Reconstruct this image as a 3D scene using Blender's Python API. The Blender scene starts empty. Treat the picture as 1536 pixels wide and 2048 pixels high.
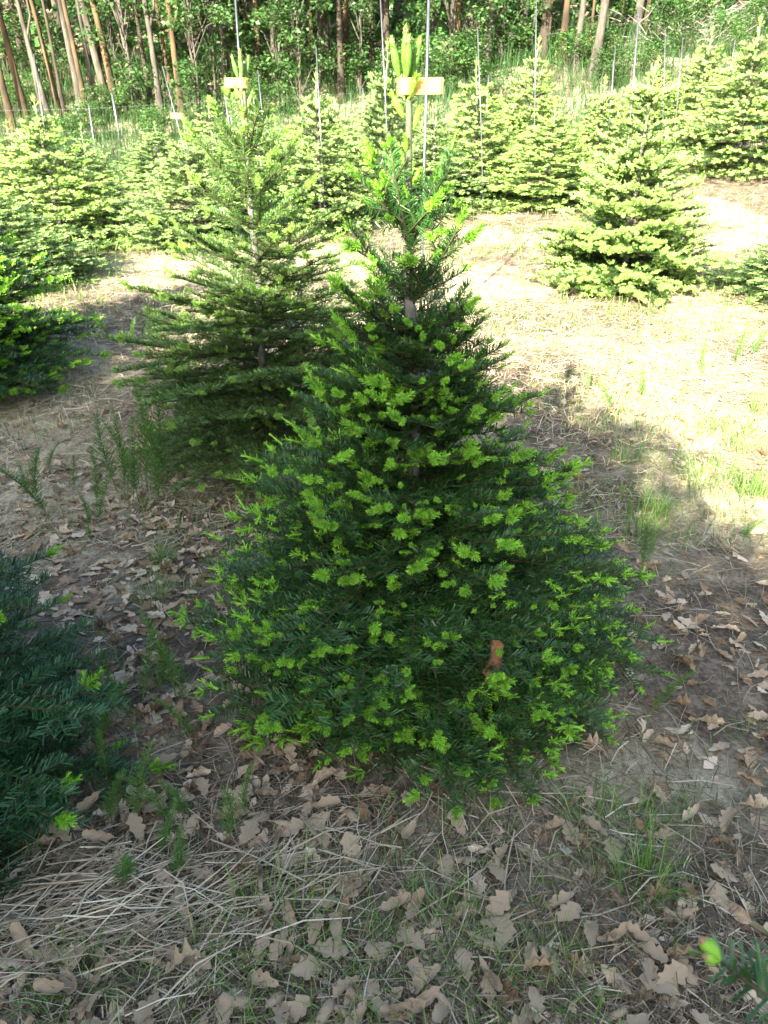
import bpy, math, random
import numpy as np
from mathutils import Matrix, Vector

# ------------------------------------------------------------------ camera, light, exposure
scene = bpy.context.scene
col = scene.collection
R = math.radians
CAM_H, PITCH, LENS = 1.5, 27.0, 26.0
cam_d = bpy.data.cameras.new('camera'); cam = bpy.data.objects.new('camera', cam_d); col.objects.link(cam)
cam_d.sensor_fit = 'VERTICAL'; cam_d.sensor_height = 36.0; cam_d.sensor_width = 27.0; cam_d.lens = LENS
cam_d.clip_start = 0.02; cam_d.clip_end = 500
cam.location = (0, 0, CAM_H); cam.rotation_euler = (R(90 - PITCH), 0, 0)
cam_d.dof.use_dof = True; cam_d.dof.focus_distance = 2.1; cam_d.dof.aperture_fstop = 9.0
scene.camera = cam

SUN_EL, SUN_AZ = 27.0, 23.0            # from behind the camera, to its left
hdir = np.array([math.sin(R(SUN_AZ)), math.cos(R(SUN_AZ))])   # where the light travels on the ground
world = bpy.data.worlds.new('World'); scene.world = world; world.use_nodes = True
wn = world.node_tree; bg = wn.nodes['Background']
sky = wn.nodes.new('ShaderNodeTexSky'); sky.sky_type = 'NISHITA'; sky.sun_disc = False
sky.sun_elevation = R(SUN_EL); sky.sun_rotation = math.atan2(-hdir[0], -hdir[1])
sky.air_density = 1.0; sky.dust_density = 2.0
wn.links.new(sky.outputs[0], bg.inputs[0]); bg.inputs[1].default_value = 0.09
sun_d = bpy.data.lights.new('sun', 'SUN'); sun = bpy.data.objects.new('sun', sun_d); col.objects.link(sun)
sun_d.energy = 5.0; sun_d.angle = R(0.53); sun_d.color = (1.0, 0.94, 0.80)
sun.rotation_euler = Vector((hdir[0] * math.cos(R(SUN_EL)), hdir[1] * math.cos(R(SUN_EL)), -math.sin(R(SUN_EL)))).to_track_quat('-Z', 'Y').to_euler()
scene.view_settings.view_transform = 'Standard'; scene.view_settings.look = 'None'
scene.view_settings.gamma = 1.0; scene.view_settings.use_curve_mapping = False
scene.view_settings.exposure = 2.95
scene.render.engine = 'CYCLES'
scene.cycles.use_denoising = True
scene.cycles.max_bounces = 6; scene.cycles.diffuse_bounces = 2; scene.cycles.glossy_bounces = 2
scene.cycles.transmission_bounces = 3; scene.cycles.transparent_max_bounces = 4
scene.cycles.sample_clamp_indirect = 4.0

# ------------------------------------------------------------------ the lie of the land
FPX = 2048 * LENS / 36.0
def sstep(a, b, t):
    t = np.clip((t - a) / (b - a), 0, 1); return t * t * (3 - 2 * t)
def G0(x, y):
    x = np.asarray(x, float); y = np.asarray(y, float)
    d = np.maximum(0, y - 2.6)
    z = 0.037 * d ** 1.3
    z = z + np.where(x > 0, .078, .034) * np.clip(x, -14, 14) * sstep(5, 13, y)
    z = z + 0.15 * np.maximum(0, y - 15.0) * sstep(15, 22, y)
    z = z + 0.12 * np.maximum(0, y - 28)
    return z
def bump(x, y):
    x = np.asarray(x, float); y = np.asarray(y, float)
    return (0.012 * np.sin(3.1 * x + 1.3 * y) * np.sin(2.3 * y - 1.1 * x + .7) + 0.008 * np.sin(7.3 * x - 4.1 * y + 1) * np.sin(6.1 * y + 2.9 * x)
            + 0.004 * np.sin(17.3 * x + 5.1 * y) * np.sin(15.1 * y - 6.9 * x) + 0.03 * np.sin(.9 * x + .4) * np.sin(.8 * y) * sstep(4, 8, y))
def G(x, y): return G0(x, y) + bump(x, y)
cp, sp_ = math.cos(R(PITCH)), math.sin(R(PITCH))
def ray(px, py):
    u = (px - 768) / FPX; v = (1024 - py) / FPX
    return np.array([u, cp + v * sp_, -sp_ + v * cp])
def ground_at(px, py):
    d = ray(px, py); t0 = 0.3; t = t0
    while t < 60:
        p = d * t
        if CAM_H + p[2] <= float(G0(p[0], p[1])): break
        t += 0.02 + t * 0.004
    return float(d[0] * t), float(d[1] * t)
def at_dist(px, Y, py_guess=300):
    # point on the ground at forward distance Y seen in column px
    z = 0.0
    for _ in range(6):
        depth = Y * cp + (CAM_H - z) * sp_; x = (px - 768) / FPX * depth; z = float(G(x, Y))
    return x, Y
def height_at(x, y, py):
    # world z of picture row py at forward distance y
    v = (1024 - py) / FPX
    return CAM_H + y * (-sp_ + v * cp) / (cp + v * sp_)

# ------------------------------------------------------------------ mesh building
def unit(a): return a / np.maximum(np.linalg.norm(a, axis=-1, keepdims=True), 1e-9)
class MB:
    def __init__(s): s.v = []; s.f = []; s.m = []; s.n = 0
    def add(s, v, f, m=0):
        v = np.asarray(v, float).reshape(-1, 3); f = np.asarray(f, int).reshape(-1, 4)
        s.v.append(v); s.f.append(f + s.n); s.m.append(np.full(len(f), m)); s.n += len(v)
    def arrays(s):
        if not s.v: return np.zeros((0, 3)), np.zeros((0, 4), int), np.zeros(0, int)
        return np.concatenate(s.v), np.concatenate(s.f), np.concatenate(s.m)
    def mesh(s, name, mats, smooth=True):
        return mesh_arrays(name, *s.arrays(), mats, smooth)
def mesh_arrays(name, v, f, m, mats, smooth=True):
    me = bpy.data.meshes.new(name)
    tri = f[:, 2] == f[:, 3]
    cnt = np.where(tri, 3, 4); st = np.concatenate([[0], np.cumsum(cnt)[:-1]]) if len(f) else np.zeros(0, int)
    keep = np.ones((len(f), 4), bool); keep[tri, 3] = False
    loops = f[keep]
    me.vertices.add(len(v)); me.vertices.foreach_set('co', v.astype(np.float32).ravel())
    me.loops.add(len(loops)); me.loops.foreach_set('vertex_index', loops.astype(np.int32))
    me.polygons.add(len(f)); me.polygons.foreach_set('loop_start', st.astype(np.int32))
    me.polygons.foreach_set('material_index', m.astype(np.int32))
    me.polygons.foreach_set('use_smooth', np.full(len(f), smooth))
    for mt in mats: me.materials.append(mt)
    me.update(calc_edges=True)
    return me
def obj(name, me, parent=None, label=None, cat=None, group=None, kind=None, loc=None):
    o = bpy.data.objects.new(name, me); col.objects.link(o)
    if parent is not None: o.parent = parent
    if loc is not None: o.location = loc
    tag(o, label, cat, group, kind)
    return o
def tag(o, label=None, cat=None, group=None, kind=None):
    if label: o['label'] = label
    if cat: o['category'] = cat
    if group: o['group'] = group
    if kind: o['kind'] = kind
def tube(mb, pts, rad, sides=6, m=0, cap=True):
    pts = np.asarray(pts, float); n = len(pts)
    rad = np.broadcast_to(np.asarray(rad, float), (n,))
    t = unit(np.gradient(pts, axis=0))
    ref = np.array([0, 0, 1.0]) if abs(t[0][2]) < .8 else np.array([1.0, 0, 0])
    a = unit(np.cross(t, ref)); b = np.cross(t, a)
    th = np.arange(sides) / sides * 2 * np.pi
    ring = pts[:, None] + rad[:, None, None] * (np.cos(th)[None, :, None] * a[:, None] + np.sin(th)[None, :, None] * b[:, None])
    v = ring.reshape(-1, 3)
    i, j = np.meshgrid(np.arange(n - 1), np.arange(sides), indexing='ij'); j2 = (j + 1) % sides
    f = np.stack([i * sides + j, i * sides + j2, (i + 1) * sides + j2, (i + 1) * sides + j], -1).reshape(-1, 4)
    if cap:
        v = np.concatenate([v, pts[-1:]]); c = len(v) - 1; k = np.arange(sides)
        f = np.concatenate([f, np.stack([(n - 1) * sides + k, (n - 1) * sides + (k + 1) % sides, np.full(sides, c), np.full(sides, c)], -1)])
    mb.add(v, f, m)
def kites(mb, base, d, side, ln, w, m=0, wide=.45, blunt=.0, bend=None):
    # a needle or small leaf: base, widest point, tip
    n = len(base); ln = np.broadcast_to(ln, (n,))[:, None]; w = np.broadcast_to(w, (n,))[:, None]
    mid = base + d * ln * wide
    if bend is not None: mid = mid + bend
    tip = base + d * ln
    if blunt > 0:
        v = np.stack([base - side * w * .35, base + side * w * .35, tip + side * w * blunt * .5, tip - side * w * blunt * .5], 1)
    else:
        v = np.stack([base, mid + side * w * .5, tip, mid - side * w * .5], 1)
    mb.add(v, np.arange(4 * n).reshape(n, 4), m)
def blades(mb, base, h, lean, az, w, rng, m=0, curve=.6):
    # grass blades of two quads and a tip
    n = len(base); h = np.broadcast_to(h, (n,)); lean = np.broadcast_to(lean, (n,))
    hx = np.stack([np.cos(az), np.sin(az), np.zeros(n)], -1); sd = np.stack([-np.sin(az), np.cos(az), np.zeros(n)], -1)
    tw = rng.uniform(-.8, .8, n)[:, None]; sd = unit(sd * np.cos(tw) + hx * np.sin(tw))
    w = np.broadcast_to(w, (n,))[:, None]
    up = np.array([0, 0, 1.0])
    def P(t):
        a = lean * (1 + curve * (t - .5) * 2)
        return base + (hx * (np.sin(a) * h * t)[:, None] + up * (np.cos(a) * h * t)[:, None])
    p0, p1, p2 = P(0.0), P(.5), P(1.0)
    v = np.stack([p0 - sd * w * .4, p0 + sd * w * .4, p1 + sd * w * .5, p1 - sd * w * .5, p2 + sd * w * .08, p2 - sd * w * .08], 1)
    k = np.arange(n)[:, None] * 6
    f = np.concatenate([k + np.array([[0, 1, 2, 3]]), k + np.array([[3, 2, 4, 5]])])
    mb.add(v, f, m)

# ------------------------------------------------------------------ materials
def ramp(nt, stops):
    r = nt.nodes.new('ShaderNodeValToRGB'); cr = r.color_ramp
    while len(cr.elements) < len(stops): cr.elements.new(.5)
    for e, (p, c) in zip(cr.elements, stops): e.position = p; e.color = (*c, 1)
    return r
def base_mat(name, rough=.7, spec=.3):
    m = bpy.data.materials.new(name); m.use_nodes = True
    b = m.node_tree.nodes['Principled BSDF']; b.inputs['Roughness'].default_value = rough
    b.inputs['Specular IOR Level'].default_value = spec
    return m, m.node_tree, b
def island_mat(name, stops, rough=.6, spec=.3, transl=0.0, tcol=None, noise=None, tint=False, bumpy=0):
    """colour varies from piece to piece; leaves let some light through"""
    m, nt, b = base_mat(name, rough, spec)
    g = nt.nodes.new('ShaderNodeNewGeometry'); r = ramp(nt, stops)
    if noise:
        tc = nt.nodes.new('ShaderNodeTexCoord'); nz = nt.nodes.new('ShaderNodeTexNoise')
        nz.inputs['Scale'].default_value = noise[0]; nz.inputs['Detail'].default_value = 3
        nt.links.new(tc.outputs['Object'], nz.inputs['Vector'])
        mx = nt.nodes.new('ShaderNodeMath'); mx.operation = 'MULTIPLY_ADD'; mx.inputs[1].default_value = noise[1]
        mo = nt.nodes.new('ShaderNodeMath'); mo.operation = 'MULTIPLY_ADD'; mo.inputs[1].default_value = 1 - noise[1] * .6; mo.inputs[2].default_value = -noise[1] * .2
        nt.links.new(g.outputs['Random Per Island'], mo.inputs[0]); nt.links.new(nz.outputs['Fac'], mx.inputs[0]); nt.links.new(mo.outputs[0], mx.inputs[2])
        nt.links.new(mx.outputs[0], r.inputs[0])
    else:
        nt.links.new(g.outputs['Random Per Island'], r.inputs[0])
    c = r.outputs[0]
    if tint:
        oi = nt.nodes.new('ShaderNodeObjectInfo'); mm = nt.nodes.new('ShaderNodeMix'); mm.data_type = 'RGBA'; mm.blend_type = 'MULTIPLY'; mm.inputs[0].default_value = 1
        nt.links.new(c, mm.inputs[6]); nt.links.new(oi.outputs['Color'], mm.inputs[7]); c = mm.outputs[2]
    nt.links.new(c, b.inputs['Base Color'])
    if bumpy:
        tc2 = nt.nodes.new('ShaderNodeTexCoord'); n2 = nt.nodes.new('ShaderNodeTexNoise'); n2.inputs['Scale'].default_value = bumpy
        bp = nt.nodes.new('ShaderNodeBump'); bp.inputs['Strength'].default_value = .5; bp.inputs['Distance'].default_value = .004
        nt.links.new(tc2.outputs['Object'], n2.inputs['Vector']); nt.links.new(n2.outputs['Fac'], bp.inputs['Height']); nt.links.new(bp.outputs[0], b.inputs['Normal'])
    if transl > 0:
        t = nt.nodes.new('ShaderNodeBsdfTranslucent'); ms = nt.nodes.new('ShaderNodeMixShader'); ms.inputs[0].default_value = transl
        nt.links.new(c, t.inputs['Color'])
        out = nt.nodes['Material Output']
        nt.links.new(b.outputs[0], ms.inputs[1]); nt.links.new(t.outputs[0], ms.inputs[2]); nt.links.new(ms.outputs[0], out.inputs['Surface'])
    return m
def noise_mat(name, stops, scale=8, detail=6, rough=.8, spec=.2, bump_s=.5, bump_d=.01, stretch=(1, 1, 1), extra=None):
    m, nt, b = base_mat(name, rough, spec)
    tc = nt.nodes.new('ShaderNodeTexCoord'); mp = nt.nodes.new('ShaderNodeMapping'); mp.inputs['Scale'].default_value = stretch
    nz = nt.nodes.new('ShaderNodeTexNoise'); nz.inputs['Scale'].default_value = scale; nz.inputs['Detail'].default_value = detail; nz.inputs['Roughness'].default_value = .62
    r = ramp(nt, stops)
    nt.links.new(tc.outputs['Object'], mp.inputs[0]); nt.links.new(mp.outputs[0], nz.inputs['Vector']); nt.links.new(nz.outputs['Fac'], r.inputs[0])
    nt.links.new(r.outputs[0], b.inputs['Base Color'])
    bp = nt.nodes.new('ShaderNodeBump'); bp.inputs['Strength'].default_value = bump_s; bp.inputs['Distance'].default_value = bump_d
    nt.links.new(nz.outputs['Fac'], bp.inputs['Height']); nt.links.new(bp.outputs[0], b.inputs['Normal'])
    return m
M = {}
M['needle'] = island_mat('fir_needle', [(0, (.011, .038, .010)), (.5, (.022, .070, .017)), (1, (.042, .105, .026))], .38, .45, .10, tint=True)
M['shoot'] = island_mat('fir_shoot', [(0, (.13, .33, .018)), (.5, (.215, .46, .034)), (1, (.33, .57, .07))], .5, .3, .28, tint=True)
M['budscale'] = island_mat('bud_scale', [(0, (.16, .075, .03)), (1, (.30, .19, .10))], .6, .3)
M['twig'] = noise_mat('fir_twig', [(.3, (.035, .034, .016)), (.7, (.085, .075, .036))], 40)
M['firbark'] = noise_mat('fir_bark', [(.3, (.075, .068, .052)), (.5, (.14, .13, .105)), (.7, (.24, .225, .19))], 38, 6, .75, .2, .6, .004, (1, 1, .35))
M['leader'] = noise_mat('leader_bark', [(.3, (.05, .055, .032)), (.7, (.11, .12, .07))], 45, 5, .7, .2, .6, .003, (1, 1, .4))
M['barkgrey'] = noise_mat('grey_bark', [(.3, (.030, .026, .02)), (.5, (.065, .058, .045)), (.7, (.125, .115, .092))], 9, 8, .85, .1, .8, .02, (1, 1, .25))
M['barkorange'] = noise_mat('lichen_bark', [(.32, (.03, .022, .015)), (.47, (.06, .044, .027)), (.6, (.115, .072, .036)), (.78, (.17, .11, .058))], 5, 8, .85, .1, .8, .02, (1, 1, .3))
M['barkdark'] = noise_mat('dark_bark', [(.3, (.025, .02, .015)), (.7, (.07, .058, .042))], 9, 8, .85, .1, .8, .02, (1, 1, .25))
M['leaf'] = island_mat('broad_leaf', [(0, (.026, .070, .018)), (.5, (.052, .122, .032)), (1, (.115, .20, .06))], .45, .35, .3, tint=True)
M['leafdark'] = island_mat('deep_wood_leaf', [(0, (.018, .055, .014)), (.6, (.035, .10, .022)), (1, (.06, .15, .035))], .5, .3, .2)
M['flower'] = island_mat('white_umbel', [(0, (.6, .62, .52)), (1, (.8, .8, .74))], .7, .2, .2)
M['grass'] = island_mat('green_grass', [(0, (.05, .13, .018)), (.5, (.11, .22, .035)), (.85, (.20, .30, .07)), (1, (.36, .36, .14))], .5, .3, .25)
M['meadow'] = island_mat('meadow_grass', [(0, (.016, .050, .011)), (.6, (.032, .085, .019)), (1, (.062, .125, .034))], .5, .3, .3)
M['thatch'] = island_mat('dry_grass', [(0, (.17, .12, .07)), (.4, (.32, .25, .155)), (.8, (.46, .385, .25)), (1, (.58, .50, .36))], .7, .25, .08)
M['shadethatch'] = island_mat('shade_toned_grass', [(0, (.045, .034, .02)), (.4, (.13, .10, .058)), (.8, (.28, .225, .14)), (1, (.46, .39, .26))], .7, .25, .05)  # darker copy of the dry grass; foreground shade is put into its colour
M['straw'] = island_mat('straw', [(0, (.20, .155, .09)), (.5, (.36, .295, .185)), (1, (.56, .49, .34))], .5, .35, .05)
M['litter'] = island_mat('oak_leaf_litter', [(0, (.075, .040, .020)), (.3, (.22, .140, .075)), (.55, (.38, .285, .175)), (.8, (.52, .42, .285)), (1, (.64, .56, .43))], .75, .25, .08, noise=(95, .55), bumpy=160)
M['brownleaf'] = noise_mat('brown_leaf', [(.3, (.16, .075, .035)), (.7, (.33, .17, .09))], 30)
M['horsetail'] = island_mat('horsetail_green', [(0, (.045, .13, .02)), (1, (.12, .25, .045))], .5, .3, .15)
M['horsestem'] = noise_mat('horsetail_stem', [(.3, (.10, .16, .05)), (.7, (.20, .22, .10))], 30)
M['steel'] = noise_mat('galvanised_steel', [(.3, (.10, .103, .106)), (.7, (.19, .195, .20))], 14, 4, .42, .5, .1, .001)
M['steel'].node_tree.nodes['Principled BSDF'].inputs['Metallic'].default_value = .75
M['post'] = noise_mat('weathered_post', [(.3, (.28, .26, .22)), (.7, (.44, .42, .37))], 20, 5, .8, .2, .5, .004, (1, 1, .2))
M['tag'] = island_mat('yellow_tag_plastic', [(0, (.80, .50, .10)), (1, (.85, .60, .18))], .4, .4, .45)
M['brush'] = noise_mat('dead_wood', [(.3, (.13, .11, .095)), (.7, (.27, .24, .21))], 20)

def ground_material():
    m, nt, b = base_mat('soil', .9, .15)
    tc = nt.nodes.new('ShaderNodeTexCoord')
    def nz(s, d=6, ro=.6):
        n = nt.nodes.new('ShaderNodeTexNoise'); n.inputs['Scale'].default_value = s; n.inputs['Detail'].default_value = d; n.inputs['Roughness'].default_value = ro
        nt.links.new(tc.outputs['Object'], n.inputs['Vector']); return n
    big, mid, fine = nz(.8, 4), nz(9, 7, .65), nz(60, 6, .7)
    soil = ramp(nt, [(.36, (.034, .026, .017)), (.48, (.10, .077, .053)), (.62, (.24, .195, .14))])
    hay = ramp(nt, [(.36, (.13, .10, .055)), (.48, (.31, .265, .16)), (.62, (.50, .45, .30))])
    mixv = nt.nodes.new('ShaderNodeMath'); mixv.operation = 'MULTIPLY_ADD'; mixv.inputs[1].default_value = .5
    nt.links.new(fine.outputs['Fac'], mixv.inputs[0])
    h = nt.nodes.new('ShaderNodeMath'); h.operation = 'MULTIPLY'; h.inputs[1].default_value = .5; nt.links.new(mid.outputs['Fac'], h.inputs[0]); nt.links.new(h.outputs[0], mixv.inputs[2])
    nt.links.new(mixv.outputs[0], soil.inputs[0]); nt.links.new(mixv.outputs[0], hay.inputs[0])
    sel = ramp(nt, [(.47, (0, 0, 0)), (.58, (1, 1, 1))]); nt.links.new(big.outputs['Fac'], sel.inputs[0])
    mx = nt.nodes.new('ShaderNodeMix'); mx.data_type = 'RGBA'
    nt.links.new(sel.outputs[0], mx.inputs[0]); nt.links.new(soil.outputs[0], mx.inputs[6]); nt.links.new(hay.outputs[0], mx.inputs[7])
    nt.links.new(mx.outputs[2], b.inputs['Base Color'])
    bp = nt.nodes.new('ShaderNodeBump'); bp.inputs['Strength'].default_value = .8; bp.inputs['Distance'].default_value = .02
    nt.links.new(mixv.outputs[0], bp.inputs['Height']); nt.links.new(bp.outputs[0], b.inputs['Normal'])
    return m
M['soil'] = ground_material()

# ------------------------------------------------------------------ ground sheet
def build_ground():
    ys = np.concatenate([np.arange(-60, -10, 5), np.arange(-10, 0, .5), np.arange(0, 6, .045), np.arange(6, 22, .2), np.arange(22, 121, 3)])
    h = np.concatenate([np.arange(0, 3.5, .05), np.arange(3.5, 16, .3), np.arange(16, 100, 5)])
    xs = np.concatenate([-h[:0:-1], h])
    X, Y = np.meshgrid(xs, ys); Z = G(X, Y)
    v = np.stack([X, Y, Z], -1).reshape(-1, 3); nx, ny = len(xs), len(ys)
    i, j = np.meshgrid(np.arange(ny - 1), np.arange(nx - 1), indexing='ij'); k = (i * nx + j).ravel()
    f = np.stack([k, k + 1, k + 1 + nx, k + nx], -1)
    obj('ground', mesh_arrays('ground', v, f, np.zeros(len(f), int), [M['soil']]), kind='structure')
build_ground()

# ------------------------------------------------------------------ broadleaf woodland
def leaf_cloud(mb, centers, radii, n, rng, size, m=0, flat=.75):
    """leaf-sized faces spread through a set of clumps"""
    k = rng.integers(0, len(centers), n)
    d = unit(rng.normal(size=(n, 3))); r = rng.uniform(0.25, 1, n) ** .6
    p = centers[k] + d * (radii[k] * r)[:, None] * np.array([1, 1, flat])
    az = rng.uniform(0, 2 * np.pi, n); dr = rng.uniform(-.9, .35, n)
    dd = unit(np.stack([np.cos(az), np.sin(az), dr], -1)); up = unit(rng.normal(size=(n, 3)) * .5 + np.array([0, 0, 1.0]))
    sd = unit(np.cross(dd, up)); s = size * rng.uniform(.6, 1.25, n)
    kites(mb, p, dd, sd, s, s * .55, m, .45, 0, (unit(np.cross(sd, dd)) * (s * .12)[:, None]))
def clump_set(rng, n, lo, hi, spread, rad):
    c = []; r = []
    for _ in range(n):
        t = rng.uniform(0, 1); a = rng.uniform(0, 2 * np.pi); q = spread * rng.uniform(.15, 1) * (math.sin(math.pi * (0.12 + .8 * t)) ** .7)
        c.append((q * math.cos(a), q * math.sin(a), lo + (hi - lo) * t)); r.append(rad * rng.uniform(.6, 1.2))
    return np.array(c), np.array(r)
crown_meshes = []
for k in range(4):
    rng = np.random.default_rng(100 + k); mb = MB()
    c, r = clump_set(rng, 26, -2.2, 2.6, 1.7, .75)
    for q in c[::2]: tube(mb, [(0, 0, q[2] - 1.0), tuple(q * .6 + np.array([0, 0, -.2])), tuple(q)], [.04, .025, .008], 4, 1)
    leaf_cloud(mb, c, r, 2600, rng, .16)
    crown_meshes.append(mb.mesh('woodland_crown', [M['leaf'], M['barkgrey']]))
spray_meshes = []
for k in range(4):      # low leafy side sprays and saplings
    rng = np.random.default_rng(140 + k); mb = MB()
    c, r = clump_set(rng, 22, .5, 3.6, .95, .42)
    for q in c: tube(mb, [(0, 0, max(.2, q[2] - .8)), tuple(q * np.array([.5, .5, 1]) - np.array([0, 0, .15])), tuple(q)], [.016, .01, .004], 4, 1)
    leaf_cloud(mb, c, r, 2300, rng, .105, 0, .55)
    spray_meshes.append(mb.mesh('sapling_crown', [M['leaf'], M['barkgrey']]))
shrub_meshes = []
for k in range(4):
    rng = np.random.default_rng(160 + k); mb = MB()
    c, r = clump_set(rng, 18, .15, 1.35, .75, .34)
    for q in c[::2]: tube(mb, [(0, 0, 0), tuple(q * .55), tuple(q)], [.014, .009, .003], 4, 1)
    leaf_cloud(mb, c, r, 1900, rng, .085, 0, .7)
    shrub_meshes.append(mb.mesh('shrub_foliage', [M['leaf'], M['barkgrey']]))

def woodland_tree(x, y, diam, lean, bark, label, group, rng, height=9.5, curve=.25, crown=True, tint=(1, 1, 1)):
    z = float(G(x, y)) - .05
    root = obj('woodland_tree', None, None, label, 'tree', group, None, (x, y, z))
    n = 12; t = np.linspace(0, 1, n); a, b = rng.uniform(0, 6.28, 2)
    px = lean * height * t + curve * np.sin(t * rng.uniform(4, 8) + a) * t * .8; py = curve * np.sin(t * rng.uniform(4, 7) + b) * t * .6
    rr = diam / 2 * (1.0 - .72 * t) + diam * .28 * np.exp(-t * height * 3.2)
    mb = MB(); tube(mb, np.stack([px - px[0], py - py[0], t * height], -1), rr, 9)
    obj('trunk', mb.mesh('trunk', [M[bark]]), root)
    if rng.uniform() < .45:       # a fork or a bare side limb
        k = int(rng.integers(2, 5)); p0 = np.array([px[k] - px[0], py[k] - py[0], t[k] * height]); s = rng.choice([-1, 1])
        mb = MB(); tube(mb, [p0, p0 + (s * .16, .02, .45), p0 + (s * .24 + lean, .05, 1.3), p0 + (s * .3 + 2.5 * lean, .1, 3.2)], [diam * .26, diam * .22, diam * .18, diam * .08], 7)
        obj('limb', mb.mesh('limb', [M[bark]]), root)
    if crown:
        c = obj('crown', crown_meshes[int(rng.integers(0, 4))], root); c.location = (px[-1] - px[0], py[-1] - py[0], height - 1.9); c.rotation_euler = (0, 0, rng.uniform(0, 6.28))
        s = rng.uniform(.9, 1.25); c.scale = (s, s, s); c.color = (*tint, 1)
    return root
rng = np.random.default_rng(7)
TR = [  # foot column, foot row, width in photo pixels, lean (world slope), bark
 (28, 262, 15, -.05, 'o'), (55, 250, 16, -.09, 'o'), (88, 236, 9, -.03, 'g'), (104, 250, 12, -.16, 'g'), (122, 236, 11, -.09, 'o'), (133, 246, 8, -.05, 'd'), (168, 232, 17, -.11, 'g'), (176, 240, 12, -.04, 'o'),
 (197, 228, 11, -.06, 'g'), (222, 226, 18, -.18, 'g'), (236, 236, 17, -.10, 'o'), (212, 214, 9, -.03, 'd'), (283, 236, 14, -.10, 'g'), (305, 226, 11, -.05, 'd'), (325, 250, 14, -.05, 'g'), (347, 220, 8, -.05, 'o'), (368, 246, 15, -.06, 'o'),
 (398, 222, 9, -.02, 'd'), (455, 212, 10, 0, 'g'), (463, 204, 8, .02, 'd'), (522, 196, 12, -.02, 'o'), (548, 190, 8, .02, 'g'), (568, 178, 7, .0, 'd'), (625, 160, 8, .02, 'o'), (655, 165, 11, 0, 'd'), (684, 208, 12, .01, 'd'), (694, 150, 12, .0, 'o'), (742, 150, 9, .01, 'd'),
 (770, 165, 17, .01, 'd'), (900, 150, 7, .02, 'o'), (913, 160, 9, .0, 'o'), (972, 140, 15, .04, 'g'), (1018, 110, 9, .02, 'o'), (1042, 125, 13, .02, 'g'), (1082, 128, 16, .03, 'd'), (1094, 108, 9, .02, 'o'), (1123, 122, 12, .02, 'o'),
 (1149, 148, 12, .05, 'g'), (1172, 138, 6, .03, 'o'), (1184, 162, 17, .06, 'g'), (1240, 76, 8, .04, 'o'), (1268, 88, 15, .05, 'g'), (1285, 80, 7, .03, 'o'), (1345, 36, 7, .02, 'o'), (1398, 28, 8, .03, 'o'), (1406, 32, 9, .02, 'g'), (1455, 42, 14, .03, 'd'), (1480, 28, 13, .03, 'o'), (1528, 20, 10, .03, 'g')]
TL = {'o': ('slender woodland tree with orange lichen on its trunk', 'orange-barked woodland trees', 'barkorange'),
      'g': ('slender woodland tree with grey bark at the wood edge', 'grey-barked woodland trees', 'barkgrey'),
      'd': ('dark-trunked woodland tree in the shade of the wood', 'dark-trunked woodland trees', 'barkdark')}
tree_spots = []
for (px, py, w, lean, b) in TR:
    x, y = ground_at(px, py); y = min(y, 27)
    depth = y * cp; tree_spots.append((x, y))
    woodland_tree(x, y, w * depth / FPX * (.8 if px < 480 else 1.0), lean * .8, TL[b][2], TL[b][0], TL[b][1], rng, 9.5 + rng.uniform(-1, 1.5), .3)
for k in range(46):     # rows deeper in the wood
    y = rng.uniform(23, 36); x = rng.uniform(-.72, .78) * y
    b = rng.choice(['d', 'd', 'g', 'o'])
    woodland_tree(x, y, rng.uniform(.14, .26), rng.uniform(-.05, .05), TL[b][2], TL[b][0] if b != 'd' else TL['d'][0], TL[b][1], rng, rng.uniform(9, 12), .3)
# understorey saplings and shrubs along the wood edge
SAP = [(20, 150, 23), (75, 225, 22), (150, 230, 23.5), (235, 225, 22), (270, 190, 19.5), (330, 205, 22), (400, 200, 19), (432, 190, 20.5), (500, 160, 21), (560, 170, 20), (600, 150, 19.5), (640, 140, 21), (720, 140, 20.5), (735, 130, 23), (860, 120, 22), (900, 110, 20.5), (935, 110, 21), (1000, 90, 22), (1060, 90, 22.5), (1120, 80, 24), (1210, 60, 24), (1300, 40, 25), (1400, 30, 25), (1500, 20, 26), (-60, 200, 20)]
for i, (px, py, Y) in enumerate(SAP):
    x, y = at_dist(px, Y); z = float(G(x, y)); s = rng.uniform(.85, 1.35)
    t = obj('sapling', None, None, 'leafy green sapling growing among the woodland trunks', 'sapling', 'saplings under the woodland trees', None, (x, y, z - .03))
    mb = MB(); tube(mb, [(0, 0, 0), (.05, .02, 1.2 * s), (.02, -.03, 2.4 * s), (0, 0, 3.5 * s)], [.03, .022, .015, .005], 6); obj('trunk', mb.mesh('trunk', [M['barkgrey']]), t)
    c = obj('crown', spray_meshes[i % 4], t); c.scale = (s, s, s); c.rotation_euler = (0, 0, rng.uniform(0, 6.28)); q = rng.uniform(.8, 1.35); c.color = (q, q, q, 1)
for i in range(46):
    px = -80 + i * 37 + rng.uniform(-15, 15); Y = rng.uniform(17.6, 22) + (2.0 if px > 1000 else 0)
    x, y = at_dist(px, Y); z = float(G(x, y)); s = rng.uniform(.6, 1.15) * (.6 if px < 480 else .85)
    t = obj('shrub', shrub_meshes[i % 4], None, 'low leafy shrub at the foot of the woodland trunks', 'shrub', 'shrubs along the wood edge', None, (x, y, z - .04))
    t.scale = (s, s, s * rng.uniform(.8, 1.1)); t.rotation_euler = (0, 0, rng.uniform(0, 6.28)); q = rng.uniform(.75, 1.4); t.color = (q, q, q * .9, 1)
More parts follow.
